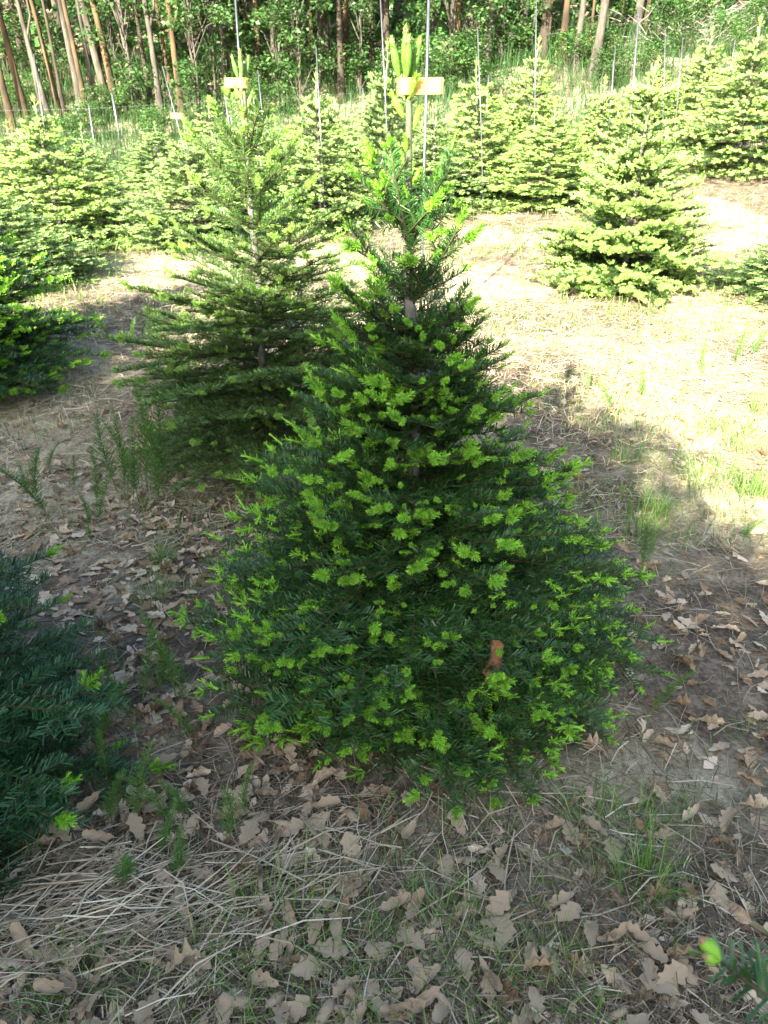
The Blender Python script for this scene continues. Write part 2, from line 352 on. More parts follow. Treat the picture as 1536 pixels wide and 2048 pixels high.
# the wood behind, one dark mass
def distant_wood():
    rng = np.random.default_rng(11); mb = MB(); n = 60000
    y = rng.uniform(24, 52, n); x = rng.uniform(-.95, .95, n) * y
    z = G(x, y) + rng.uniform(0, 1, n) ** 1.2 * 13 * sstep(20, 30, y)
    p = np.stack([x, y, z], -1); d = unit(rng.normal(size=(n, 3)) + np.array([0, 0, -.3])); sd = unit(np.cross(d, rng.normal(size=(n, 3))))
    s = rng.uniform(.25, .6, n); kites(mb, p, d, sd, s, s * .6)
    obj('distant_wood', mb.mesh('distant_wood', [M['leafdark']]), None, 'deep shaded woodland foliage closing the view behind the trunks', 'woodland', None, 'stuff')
distant_wood()
# cow parsley at the wood edge
pm = []
for k in range(3):
    rng2 = np.random.default_rng(60 + k); mb = MB()
    for s in range(5):
        a = rng2.uniform(0, 6.28); top = np.array([.22 * math.cos(a) * rng2.uniform(.2, 1), .22 * math.sin(a) * rng2.uniform(.2, 1), rng2.uniform(.7, 1.05)])
        tube(mb, [(0, 0, 0), tuple(top * np.array([.5, .5, .55])), tuple(top)], [.005, .004, .003], 4, 1)
        n = 26; q = np.stack([rng2.normal(0, .05, n), rng2.normal(0, .05, n), rng2.normal(0, .012, n)], -1) + top
        az = rng2.uniform(0, 6.28, n); d = np.stack([np.cos(az), np.sin(az), np.zeros(n) + .1], -1); sd = np.stack([-np.sin(az), np.cos(az), np.zeros(n)], -1)
        kites(mb, q, d, sd, .035, .03)
    n = 40; az = rng2.uniform(0, 6.28, n); b = np.stack([np.zeros(n), np.zeros(n), rng2.uniform(.05, .5, n)], -1); d = unit(np.stack([np.cos(az), np.sin(az), rng2.uniform(0, .8, n)], -1)); sd = np.stack([-np.sin(az), np.cos(az), np.zeros(n)], -1)
    kites(mb, b, d, sd, rng2.uniform(.12, .25, n), .05, 1)
    pm.append(mb.mesh('cow_parsley', [M['flower'], M['leaf']]))
for i, (px, py) in enumerate([(770, 182), (880, 150), (945, 150), (985, 130), (1005, 118), (1022, 112), (1012, 140), (1130, 100), (1142, 92), (1210, 95), (1235, 100), (1300, 62), (1325, 45), (1350, 48), (660, 185), (850, 168), (1100, 116)]):
    x, y = ground_at(px, py + 14); o = obj('cow_parsley', pm[i % 3], None, 'white-flowered cow parsley standing in the grass at the wood edge', 'wildflower', 'cow parsley at the wood edge', None, (x, y, float(G(x, y)) - .02))
    s = rng.uniform(.75, 1.1); o.scale = (s, s, s); o.rotation_euler = (0, 0, rng.uniform(0, 6.28))
# grey brushwood heap on the bank
def brush_pile(px, py, w, label):
    x, y = ground_at(px, py); rng2 = np.random.default_rng(int(px)); mb = MB()
    for k in range(110):
        p = np.array([rng2.normal(0, w), rng2.normal(0, .4), abs(rng2.normal(0, .3)) + .03]); a = rng2.uniform(0, 6.28); l = rng2.uniform(.3, .9); d = np.array([math.cos(a), math.sin(a) * .5, rng2.uniform(-.1, .7)])
        q = p + d * l; q[2] = max(.02, q[2])
        tube(mb, [p, (p + q) / 2 + rng2.normal(0, .04, 3), q], [.010, .008, .003], 4)
    v, f, m = mb.arrays(); v[:, 2] += G(v[:, 0] + x, v[:, 1] + y) - float(G(x, y))
    obj('brush_pile', mesh_arrays('brush_pile', v, f, m, [M['brush']]), None, label, 'brushwood', None, None, (x, y, float(G(x, y)) - .03))
brush_pile(1450, 72, .8, 'heap of grey dead branches on the bank under the trees')
brush_pile(1360, 95, .7, 'low tangle of grey brushwood in the grass behind stakes')

# shade trees standing behind the camera toward the sun; their shadow covers the foreground
def shade_row():
    rng = np.random.default_rng(21); meshes = []
    for k in range(3):
        mb = MB(); c, r = clump_set(rng, 44, .3, 5.1, 1.35, .62)
        c[:, :2] *= np.clip(1.25 - c[:, 2:] / 7, .4, 1.2)
        leaf_cloud(mb, c, r, 9500, rng, .17); meshes.append(mb.mesh('shade_crown', [M['leaf'], M['barkgrey']]))
    # where the shadow edge runs on the ground
    edge = [(-6.6, 6.0), (-5.4, 5.75), (-4.3, 5.5), (-3.3, 5.35), (-2.4, 5.3), (-1.6, 5.25), (-.8, 5.25), (0, 5.1), (.65, 4.8), (1.15, 4.25), (1.55, 3.45), (1.95, 2.7), (2.5, 2.0), (3.3, 1.4)]
    for i, (ex, ey) in enumerate(edge):
        H = 5.2 + rng.uniform(-.15, .25); L = (H - float(G0(ex, ey))) / math.tan(R(SUN_EL))
        x, y = ex - hdir[0] * L, ey - hdir[1] * L
        t = obj('hedge_tree', None, None, 'bushy broadleaf tree in the dense row shading this end of the plot', 'tree', 'row of trees shading the plot', None, (x, y, float(G(x, y)) - .03))
        mb = MB(); tube(mb, [(0, 0, 0), (.03, 0, 1.5), (0, .04, 3.2), (0, 0, 4.8)], [.09, .07, .05, .01], 7); obj('trunk', mb.mesh('trunk', [M['barkgrey']]), t)
        c = obj('crown', meshes[i % 3], t); s = H / 5.55; c.scale = (s, s, s); c.rotation_euler = (0, 0, rng.uniform(0, 6.28))
shade_row()

# ------------------------------------------------------------------ fir parts library
def twig_needles(mb, p0, d, ln, dens, nl, nw, rng, up=None, m=1, round_=.25, start=0.0, fwd=58):
    n = int(ln * dens)
    if n < 1: return
    t = start + (1 - start) * (np.arange(n) + rng.uniform(0, 1, n)) / n
    up = np.array([0, 0, 1.0]) if up is None else up
    sd = unit(np.cross(d, up)); u = np.cross(sd, d)
    side = rng.choice([-1, 1], n); phi = np.where(rng.uniform(size=n) < round_, rng.uniform(-60, 60, n), side * rng.uniform(55, 108, n)) * np.pi / 180
    rad = np.sin(phi)[:, None] * sd + np.cos(phi)[:, None] * u
    a = (fwd + rng.normal(0, 7, n) - 24 * np.clip((t - .8) / .2, 0, 1)) * np.pi / 180
    dd = unit(np.cos(a)[:, None] * d + np.sin(a)[:, None] * rad)
    w = unit(d - dd * (dd @ d)[:, None]); tw = rng.normal(0, .3, n)[:, None]; w = unit(w * np.cos(tw) + np.cross(dd, w) * np.sin(tw))
    l = nl * rng.uniform(.72, 1.05, n) * np.where(np.abs(phi) < 1.05, .72, 1.0) * (1 - .25 * np.clip((t - .85) / .15, 0, 1))
    kites(mb, p0 + d * (t * ln)[:, None], dd, w, l, nw, m, blunt=.75)
def make_branch(L, seed, dens=430, nl=.0295, nw=.0033, sparse=1.0):
    rng = np.random.default_rng(seed); mb = MB(); tips = []
    arc = rng.uniform(-.05, .10); yb = rng.uniform(-.05, .05)
    def P(s): q = s / L; return np.array([s, yb * L * math.sin(q * 3), arc * L * q * q])
    ns = max(4, int(L / .06)); pts = np.array([P(s) for s in np.linspace(0, L, ns + 1)])
    tube(mb, pts, np.linspace(.0032 + .005 * L, .0014, ns + 1), 5, 0); rr = .42 if L > .3 else .55
    for k in range(ns):
        dv = pts[k + 1] - pts[k]; l = np.linalg.norm(dv)
        twig_needles(mb, pts[k], dv / l, l, dens * (.8 if pts[k][0] < .15 * L and L > .3 else 1.6 if L > .4 else 2.3), nl, nw, rng, round_=rr)
    tips.append((pts[-1], unit(pts[-1] - pts[-2]), 0))
    s = max(.05, .16 * L); step = (.075 if L > .3 else .06) * sparse; rr = .34 if L > .3 else .5
    while s < L * .95:
        for sg in (-1, 1):
            if rng.uniform() < .08: continue
            s2 = min(L * .96, s + rng.uniform(-.015, .015)); p = P(s2); tg = unit(P(min(L, s2 + .02)) - P(s2 - .02))
            ang = R(rng.uniform(40, 58)) * sg; d = np.array([tg[0] * math.cos(ang) - tg[1] * math.sin(ang), tg[0] * math.sin(ang) + tg[1] * math.cos(ang), tg[2] * .6 + rng.uniform(-.14, .16)]); d = unit(d)
            ln = float(np.clip(.58 * (L - s2) * rng.uniform(.7, 1.12) + .028, .035, .27))
            q = p + d * ln; mid = p + d * ln * .5 + np.array([0, 0, -.02 * ln])
            tube(mb, [p, mid, q], [.0026, .002, .0012], 4, 0)
            twig_needles(mb, p, d, ln, dens, nl, nw, rng, start=.08, round_=rr)
            tips.append((q, d, 1))
            if ln > .10:
                u = .32 * ln
                while u < ln * .9:
                    for s3 in (-1, 1):
                        if rng.uniform() < .2: continue
                        a3 = R(rng.uniform(40, 56)) * s3; d3 = unit(np.array([d[0] * math.cos(a3) - d[1] * math.sin(a3), d[0] * math.sin(a3) + d[1] * math.cos(a3), d[2] + rng.uniform(-.12, .14)]))
                        l3 = float(np.clip(.5 * (ln - u) * rng.uniform(.7, 1.1) + .02, .03, .12)); p3 = p + d * u
                        tube(mb, [p3, p3 + d3 * l3], [.0016, .001], 4, 0, False)
                        twig_needles(mb, p3, d3, l3, dens, nl, nw, rng, start=.1)
                        tips.append((p3 + d3 * l3, d3, 2))
                    u += .062 * sparse
        s += step
    return mb, tips
def shoot(mb, p, d, ln, n, nl, nw, rng, m=0, fwd=44, scale_m=1, spread=1.0):
    up = np.array([0, 0, 1.0]) if abs(d[2]) < .9 else np.array([1.0, 0, 0])
    a = unit(np.cross(d, up)); b = np.cross(a, d)
    tube(mb, [p, p + d * ln * .5, p + d * ln], [nw * .9, nw * .8, nw * .5], 4, m)
    t = rng.uniform(.05, 1, n); ph = rng.uniform(0, 2 * np.pi, n); rad = np.cos(ph)[:, None] * a + np.sin(ph)[:, None] * b
    an = (fwd * spread * (1.3 - .55 * t ** 2) * np.where((t > .86) & (fwd > 40), rng.uniform(.1, 1.2, n), 1) + rng.normal(0, 5, n)) * np.pi / 180
    dd = unit(np.cos(an)[:, None] * d + np.sin(an)[:, None] * rad); w = unit(np.cross(dd, rad) + rng.normal(0, .2, (n, 3)))
    kites(mb, p + d * (t * ln)[:, None], dd, w, nl * rng.uniform(.8, 1.1, n), nw, m, blunt=.7)
    # papery bud scales at the foot
    k = 5; ph = np.arange(k) / k * 6.28 + rng.uniform(0, 1); rad = np.cos(ph)[:, None] * a + np.sin(ph)[:, None] * b
    kites(mb, np.tile(p - d * .001, (k, 1)), unit(rad + d * .8), unit(np.cross(rad, d)), .006, .005, scale_m)
SIZES = [.15, .24, .36, .5, .66]
LIB = {s: [make_branch(s, 1000 + 17 * i + int(s * 100)) for i in range(4 if s > .2 else 3)] for s in SIZES}
LIBM = {s: [(mb.mesh('fir_branch', [M['twig'], M['needle']]), tips) for mb, tips in LIB[s]] for s in SIZES}
LIBE = {s: [(mb.mesh('open_fir_branch', [M['twig'], M['needle']]), tips) for mb, tips in [make_branch(s, 5000 + 17 * i + int(s * 100), 520, .030, .0031, 1.75) for i in range(4)]] for s in SIZES}
LIBF = {s: [(mb.mesh('long_needled_branch', [M['twig'], M['needle']]), tips) for mb, tips in [make_branch(s, 6000 + 17 * i + int(s * 100), 420, .038, .0036, 1.9) for i in range(4)]] for s in SIZES}
FAR = {s: [make_branch(s, 3000 + 13 * i + int(s * 100), 170, .029, .0055, 1.25) for i in range(3)] for s in SIZES}
def shoot_cluster(seed, k, n=105, nl=.0155, nw=.0022, ln=.034):
    rng = np.random.default_rng(seed); mb = MB(); X = np.array([1.0, 0, 0])
    shoot(mb, np.array([0, 0, 0.0]), X, ln * rng.uniform(.8, 1.25), n, nl, nw, rng)
    for j in range(k - 1):
        sg = 1 if j % 2 == 0 else -1; an = R(rng.uniform(35, 60)) * sg; d = unit(np.array([math.cos(an), math.sin(an), rng.uniform(-.1, .35)]))
        shoot(mb, np.array([-.003, .002 * sg, 0]), d, ln * rng.uniform(.45, .9), int(n * .75), nl * .92, nw, rng)
    return mb
SH = [shoot_cluster(50 + i, [1, 2, 3, 3, 2, 1][i]) for i in range(6)]
SHM = [mb.mesh('new_shoot', [M['shoot'], M['budscale']]) for mb in SH]
SHMID = [shoot_cluster(50 + i, [1, 2, 3, 3, 2, 1][i], 17, .017, .0048) for i in range(6)]
SHFAR = [shoot_cluster(70 + i, [1, 2, 3, 2][i], 12, .021, .0056, .03) for i in range(4)]
def top_shoot(seed, ln, n, cap):
    rng = np.random.default_rng(seed); mb = MB(); X = np.array([1.0, 0, 0])
    q = np.linspace(0, 1, 9); tube(mb, [(t_ * (ln + .012), 0, 0) for t_ in q], .0105 * np.sin(np.pi * np.clip(q * .93 + .07, 0, 1)) ** .6 * (ln / .075) ** .4, 8)
    shoot(mb, np.zeros(3), X, ln, n, .022, .0023, rng, 0, 22, 1)
    if cap: # the pinkish papery cap still on the tip
        k = 9; ph = np.arange(k) / k * 6.28; rad = np.stack([np.zeros(k), np.cos(ph), np.sin(ph)], -1)
        kites(mb, X * (ln + .002) + rad * .0075, unit(X - rad * .32), unit(np.cross(rad, X)), .019, .009, 1)
    return mb.mesh('leader_shoot', [M['shoot'], M['budscale']])
TOPM = [top_shoot(80, .078, 380, True), top_shoot(81, .07, 340, True), top_shoot(82, .055, 220, False), top_shoot(83, .045, 180, False), top_shoot(84, .06, 240, False)]

_b = MB(); tube(_b, [(q * .034, 0, 0) for q in (0, .12, .3, .5, .7, .85, .95, 1)], [.002, .0048, .0072, .0082, .0072, .005, .0028, .0008], 9)
_v, _f, _m = _b.arrays(); _m = (np.where(_v[_f].mean(1)[:, 0] > .0295, 1, 0))
BUDM = mesh_arrays('bud', _v, _f, _m, [M['shoot'], M['budscale']])
def frame(pos, d, roll=0.0, s=1.0):
    d = unit(np.asarray(d, float)); up = np.array([0, 0, 1.0]) if abs(d[2]) < .95 else np.array([0, 1.0, 0])
    y = unit(np.cross(up, d)); z = np.cross(d, y)
    c, q = math.cos(roll), math.sin(roll); y, z = y * c + z * q, z * c - y * q
    m = np.eye(4); m[:3, 0] = d * s; m[:3, 1] = y * s; m[:3, 2] = z * s; m[:3, 3] = pos
    return m
def tomat(m): return Matrix([list(r) for r in m])
def pick_size(L): return min(SIZES, key=lambda s: abs(math.log(s / L)))
def trunk_pts(h, lean, n=14):
    z = np.linspace(-.03, h, n); return np.stack([lean[0] * z / h + .006 * np.sin(z * 9), lean[1] * z / h + .006 * np.cos(z * 7), z], -1)
def tpos(z, h, lean): return np.array([lean[0] * z / h, lean[1] * z / h, z])
def plan_branches(spec, prof, rng, lmul=1.0):
    """spec: whorls of (height, count, elevation) -> list of (z, azimuth, elevation, length)"""
    out = []; a0 = 0.0
    zs, rs = zip(*prof)
    for (z, cnt, el) in spec:
        a0 += rng.uniform(.4, 1.6)
        for k in range(cnt):
            az = a0 + (k + rng.uniform(-.28, .28)) * 2 * math.pi / cnt; e = R(el + rng.uniform(-6, 6)); zz = z + rng.uniform(-.022, .022); L = .3
            for _ in range(6): L = max(.07, float(np.interp(zz + L * math.sin(e), zs, rs)) / max(.35, math.cos(e)))
            out.append((zz, az, e, L * rng.uniform(.84, 1.08) * lmul))
    return out
def near_fir(pos, h, lean, branches, label, tint, shoot_tint, prob, cap, seed, leader_z, tr=.021, extra_top=None, group=None, orders=(1, 1, .55), top=True, shoot_scale=1.0, name='fir_tree', buds=False, high=9.0, lib=None, mix=False):
    rng = np.random.default_rng(seed); x, y = pos; z0 = float(G(x, y))
    root = obj(name, None, None, label, 'fir tree', group, None, (x, y, z0))
    mb = MB(); tp = trunk_pts(h, lean); zz = tp[:, 2]; rad = np.interp(zz, [0, leader_z, h], [tr, tr * .52, tr * .22])
    keep = zz <= leader_z + .06
    tube(mb, tp[keep], rad[keep], 9); obj('trunk', mb.mesh('trunk', [M['firbark']]), root)
    if top:
        mb = MB(); zl = np.linspace(leader_z, h, 9); lp = np.stack([lean[0] * zl / h + .006 * np.sin(zl * 9), lean[1] * zl / h + .006 * np.cos(zl * 7), zl], -1)
        tube(mb, lp, np.linspace(tr * .52, tr * .26, 9), 8)
        for k in range(8):
            dv = lp[k + 1] - lp[k]; l = np.linalg.norm(dv)
            for ax in (0, 2.1, 4.2): twig_needles(mb, lp[k], dv / l, l, 380, .015, .0022, rng, np.array([math.cos(ax), math.sin(ax), 0]), 1, .5, 0, 26)
        o = obj('leader', mb.mesh('leader', [M['leader'], M['needle']]), root); o.color = (1.5, 1.4, 1.2, 1)
        for k in range(4 if h > 1.4 else 3):    # the fat new shoots at the very top
            a = (0, .3, 3.4, 4.9)[k]; d = unit(np.array([math.cos(a) * .24, math.sin(a) * .24, 1.0])) if k else np.array([0, 0, 1.0])
            s = obj('leader_shoot', TOPM[0 if k == 0 else 1], root); s.matrix_basis = tomat(frame(tpos(h, h, lean) + np.array([math.cos(a) * .016, math.sin(a) * .016, -.006]) * (k > 0), d, a, 1.0 if k == 0 else .93)); s.color = (*(np.array(shoot_tint) * np.array([.5, .55, .8])), 1)
        for k in range(9):
            zq = leader_z + (h - leader_z) * (.12 + .84 * k / 8); a = k * 2.4 + 1.2; d = unit(np.array([math.cos(a) * .55, math.sin(a) * .55, 1.0]))
            s = obj('leader_shoot', TOPM[2 + k % 3], root); s.matrix_basis = tomat(frame(tpos(zq, h, lean) + np.array([math.cos(a), math.sin(a), 0]) * .008, d, a, rng.uniform(.7, 1.0) * (.75 + .35 * k / 8))); s.color = (*shoot_tint, 1)
    sh = []
    for (z, az, e, L) in branches:
        lb = lib if lib is not None else (LIBE if z > 1.05 else LIBM)
        if mix and (z < .55 or rng.uniform() < .4): lb = LIBM
        sz = pick_size(L); me, tips = lb[sz][int(rng.integers(0, len(lb[sz])))]; s = L / sz
        d = np.array([math.cos(az) * math.cos(e), math.sin(az) * math.cos(e), math.sin(e)])
        Mb = frame(tpos(z, h, lean), d, rng.uniform(-.3, .3), s)
        b = obj('branch', me, root); b.matrix_basis = tomat(Mb); b.color = (*(np.array(tint) * rng.uniform(.82, 1.2)), 1)
        Ri = Mb[:3, :3] / s
        if buds:
            for k, (yy, ll) in enumerate(((0, 1.0), (.55, .8), (-.6, .75))):
                o = obj('bud', BUDM, b); o.matrix_basis = tomat(frame(tips[0][0] - tips[0][1] * .004, unit(tips[0][1] + np.array([0, yy, .25 if k else .35])), 0, .66 * ll / s))
            continue
        for (p, td, od) in tips:
            if rng.uniform() > prob * orders[od]: continue
            wp = Mb[:3, :3] @ p + Mb[:3, 3]
            if high < wp[2] < 1.15 and od > 0 and rng.uniform() < .5: continue
            wd = unit(Ri @ td + np.array([0, 0, .28]))
            sh.append((wp, wd, b, Mb, rng.uniform(.55, 1.35) * (1.15 if od == 0 else 1.0 if od == 1 else .85) * shoot_scale, int(rng.integers(0, 6)), rng.uniform(-.6, .6)))
    base = np.array([x, y, z0]); camp = np.array([0, 0, CAM_H])
    sh.sort(key=lambda q: np.linalg.norm(q[0] + base - camp))
    rest = MB()
    for i, (wp, wd, b, Mb, s, k, roll) in enumerate(sh):
        Mw = frame(wp, wd, roll, s)
        if i < cap:
            o = obj('new_shoot', SHM[k], b); o.matrix_basis = tomat(np.linalg.inv(Mb) @ Mw); o.color = (*(np.array(shoot_tint) * rng.uniform(.8, 1.15)), 1)
        else:
            v, f, m = SHMID[k].arrays(); rest.add(v @ Mw[:3, :3].T + Mw[:3, 3], f, 0); rest.m[-1] = m
    if rest.v:
        o = obj('new_shoots', rest.mesh('new_shoots', [M['shoot'], M['budscale']]), root, kind='stuff'); o.color = (*shoot_tint, 1)
    return root

# ---- the fir in the middle
x, y = .115, 2.0
prof = [(-.1, .58), (.02, .68), (.12, .75), (.25, .76), (.4, .67), (.52, .56), (.66, .46), (.76, .38), (.97, .235), (1.15, .19), (1.45, .115)]
spec = [(1.255, 5, 58), (1.10, 5, 46), (1.0, 7, 34), (.94, 6, 28), (.88, 6, 24), (.82, 6, 22), (.77, 8, 20), (.72, 6, 18), (.67, 7, 17), (.59, 8, 14), (.50, 8, 11), (.42, 9, 8), (.34, 10, 7), (.27, 11, 5), (.20, 12, 4), (.14, 12, 1), (.09, 12, -2)]
rngm = np.random.default_rng(5)
INNER = [(zq, rngm.uniform(0, 6.28), R(rngm.uniform(5, 45)), rngm.uniform(.14, .30) * (1.15 - .5 * zq)) for zq in np.linspace(.12, .92, 60)]
SKIRT = [(zq, -math.pi / 2 + aq, R(eq - 1), lq * 1.0) for zq, aq, eq, lq in [(.10, -.75, -6, .66), (.12, -.45, -7, .64), (.09, -.15, -6, .64), (.12, .2, -7, .66), (.10, .5, -6, .66), (.11, .8, -6, .70), (.2, -.95, -3, .74), (.22, -.6, -3, .70), (.21, -.3, -4, .68), (.22, .05, -3, .66), (.21, .35, -3, .68), (.2, .68, -3, .72), (.2, 1.1, -2, .76), (.32, -.75, 1, .68), (.33, -.1, 1, .62), (.33, .55, 1, .66)]]
MAIN = near_fir((x, y), 1.628, (-.065, 0), plan_branches(spec, prof, rngm) + INNER + SKIRT, 'bushy dark fir with bright green shoot tips and a pale tag on its leader', (1.4, 1.35, 1.05), (1.05, 1.05, 1.1), .85, 300, 31, 1.27, .024, orders=(1, .75, .28), shoot_scale=.92, high=.8)
# ---- the open fir behind it
ex, ey = at_dist(540, 3.55)
profE = [(-.1, .62), (.15, .74), (.4, .80), (.6, .74), (.8, .60), (1.0, .46), (1.2, .32), (1.5, .2)]
specE = [(1.36, 4, 48), (1.20, 5, 42), (1.06, 6, 30), (.92, 7, 24), (.80, 8, 18), (.68, 9, 12), (.56, 9, 8), (.45, 10, 5), (.34, 8, 1), (.24, 8, -3), (.15, 8, -5)]
rngm = np.random.default_rng(12)
FIR_E = near_fir((ex, ey), height_at(ex, ey, 152) - float(G(ex, ey)), (0, 0), plan_branches(specE, profE, rngm) + [(zq, rngm.uniform(0, 6.28), R(rngm.uniform(5, 45)), rngm.uniform(.16, .36) * (1.15 - .4 * zq)) for zq in np.linspace(.12, .75, 26)], 'open-branched fir with a tagged leader growing behind the bushy dark fir', (3.3, 2.15, 1.8), (1.25, 1, 2.2), .42, 300, 32, 1.33, .022, orders=(1, .7, .12), lib=LIBE, mix=True)
# ---- bluish fir cut by the picture edge, in the shade
profF = [(-.1, .60), (.1, .68), (.3, .63), (.5, .50), (.7, .36), (1.0, .2), (1.3, .1)]
specF = [(1.05, 5, 45), (.93, 6, 36), (.84, 6, 30), (.75, 7, 25), (.67, 8, 22), (.59, 9, 18), (.51, 10, 12), (.43, 11, 8), (.35, 12, 4), (.28, 13, 0), (.21, 13, -3), (.14, 13, -6), (.08, 12, -7)]
rngm = np.random.default_rng(13)
near_fir((-1.25, 1.32), 1.42, (0, 0), plan_branches(specF, profF, rngm), 'blue-green fir with few pale tips rising from the leaf litter beside straw', (1.0, 1.12, 1.35), (.95, 1, .9), .2, 300, 33, 1.08, .022, orders=(1, .5, .06), lib=LIBF)
# ---- fir at the edge of the sunny strip
lx, ly = at_dist(-105, 4.55)
profL = [(-.1, .8), (.15, .98), (.4, .95), (.7, .78), (1.0, .55), (1.3, .3), (1.6, .12)]
specL = [(1.4, 5, 50), (1.25, 5, 40), (1.1, 6, 30), (.97, 6, 24), (.84, 7, 18), (.72, 7, 14), (.6, 8, 10), (.5, 8, 7), (.4, 9, 4), (.3, 9, 0), (.2, 10, -3), (.12, 10, -5)]
rngm = np.random.default_rng(14)
near_fir((lx, ly), 1.72, (0, 0), plan_branches(specL, profL, rngm), 'broad fir with spreading lower branches half in shade beside the sunlit strip', (1, 1, .95), (1, 1, 1), .75, 300, 34, 1.42, .026, orders=(1, .9, .35), shoot_scale=1.3)
# ---- the sunlit fir with arching new growth
rx, ry = ground_at(1243, 572)
hR = height_at(rx, ry, 150) - float(G(rx, ry))
profR = [(-.1, .74), (.1, .92), (.3, .90), (.5, .76), (.75, .56), (1.0, .46), (1.25, .30), (1.5, .2)]
specR = [(hR - .22, 6, 22), (hR - .42, 5, 20), (1.05, 5, 22), (.95, 5, 20), (.83, 6, 18), (.72, 7, 15), (.6, 8, 12), (.5, 8, 9), (.4, 9, 6), (.3, 9, 3), (.2, 10, 0), (.12, 10, -3)]
rngm = np.random.default_rng(15)
near_fir((rx, ry), hR, (.02, 0), plan_branches(specR, profR, rngm), 'sunlit fir with soft yellow-green new growth standing alone on mown grass', (1.8, 1.4, 1.1), (1.4, 1.02, 3.2), .9, 300, 35, hR - .42, .026, orders=(1, 1, .6), shoot_scale=1.65)
# ---- fir whose one branch tip reaches into the corner
near_fir((.822, .09), 1.12, (0, 0), [(.70, 2.756, R(23), .69), (.45, -.6, R(10), .5), (.5, 1.0 - 2.0, R(12), .5), (.35, .1, R(5), .55), (.3, -1.8, R(4), .5)], 'young fir reaching a single budding branch tip over the leaf litter', (1.1, 1.1, 1.0), (1.1, 1.05, 1), .9, 60, 36, .8, .016, orders=(1, .2, 0), top=False, buds=True)

# ---- the firs further up the slope
def far_proto(seed, h, prof, spec, shoot_prob=.95, ssc=1.25):
    rng = np.random.default_rng(seed); br = plan_branches(spec, prof, rng); A = MB(); S = MB()
    for (z, az, e, L) in br:
        sz = pick_size(L); mb, tips = FAR[sz][int(rng.integers(0, 3))]; s = L / sz
        d = np.array([math.cos(az) * math.cos(e), math.sin(az) * math.cos(e), math.sin(e)]); Mb = frame((0, 0, z), d, rng.uniform(-.3, .3), s)
        v, f, m = mb.arrays(); A.add(v @ Mb[:3, :3].T + Mb[:3, 3], f); A.m[-1] = m
        for (p, td, od) in tips:
            if rng.uniform() > shoot_prob * (1, .9, .42)[od]: continue
            v, f, m = SHFAR[int(rng.integers(0, 4))].arrays(); wd = unit(Mb[:3, :3] @ td / s + np.array([0, 0, .25]))
            Mw = frame(Mb[:3, :3] @ p + Mb[:3, 3], wd, rng.uniform(-.6, .6), ssc * rng.uniform(.7, 1.2)); S.add(v @ Mw[:3, :3].T + Mw[:3, 3], f); S.m[-1] = m
    T = MB(); tube(T, trunk_pts(h, (0, 0)), np.linspace(.027, .005, 14), 7)
    X = np.array([0, 0, 1.0])
    for k in range(5): a = k * 1.3; shoot(S, np.array([0, 0, h - .01]), unit(np.array([math.cos(a) * .3, math.sin(a) * .3, 1])) if k else X, .10 if k == 0 else .07, 40, .022, .004, rng, 0, 30, 1)
    for k in range(6): a = k * 2.4; shoot(S, np.array([0, 0, h - .05 - .05 * k]), unit(np.array([math.cos(a) * .7, math.sin(a) * .7, 1])), .06, 24, .02, .0045, rng, 0, 34, 1)
    return (T.mesh('trunk', [M['firbark']]), A.mesh('crown', [M['twig'], M['needle']]), S.mesh('new_shoots', [M['shoot'], M['budscale']]), h)
def spec_for(h, n, el0=48, el1=-4, lead=.34):
    out = []
    for k in range(n): t = k / (n - 1); out.append((h - lead - (h - lead - .08) * t, int(5 + 5 * t), el0 + (el1 - el0) * t ** .6))
    return out
PR = [far_proto(201, 1.8, [(-.1, .72), (.15, .85), (.4, .78), (.8, .56), (1.2, .34), (1.5, .18), (1.9, .05)], spec_for(1.8, 13, 48, -4, .42)),
      far_proto(202, 1.8, [(-.1, .6), (.2, .72), (.5, .66), (.9, .46), (1.3, .27), (1.6, .12), (1.9, .05)], spec_for(1.8, 12, 40, -2, .4)),
      far_proto(203, 1.8, [(-.1, .8), (.2, .92), (.5, .84), (.9, .60), (1.2, .36), (1.5, .16), (1.9, .05)], spec_for(1.8, 14, 45, -5, .36)),
      far_proto(204, 1.8, [(-.1, .66), (.2, .8), (.5, .74), (.8, .6), (1.1, .38), (1.4, .2), (1.9, .05)], spec_for(1.8, 12, 52, -3, .5))]
GRP = 'firs in the rows up the slope'
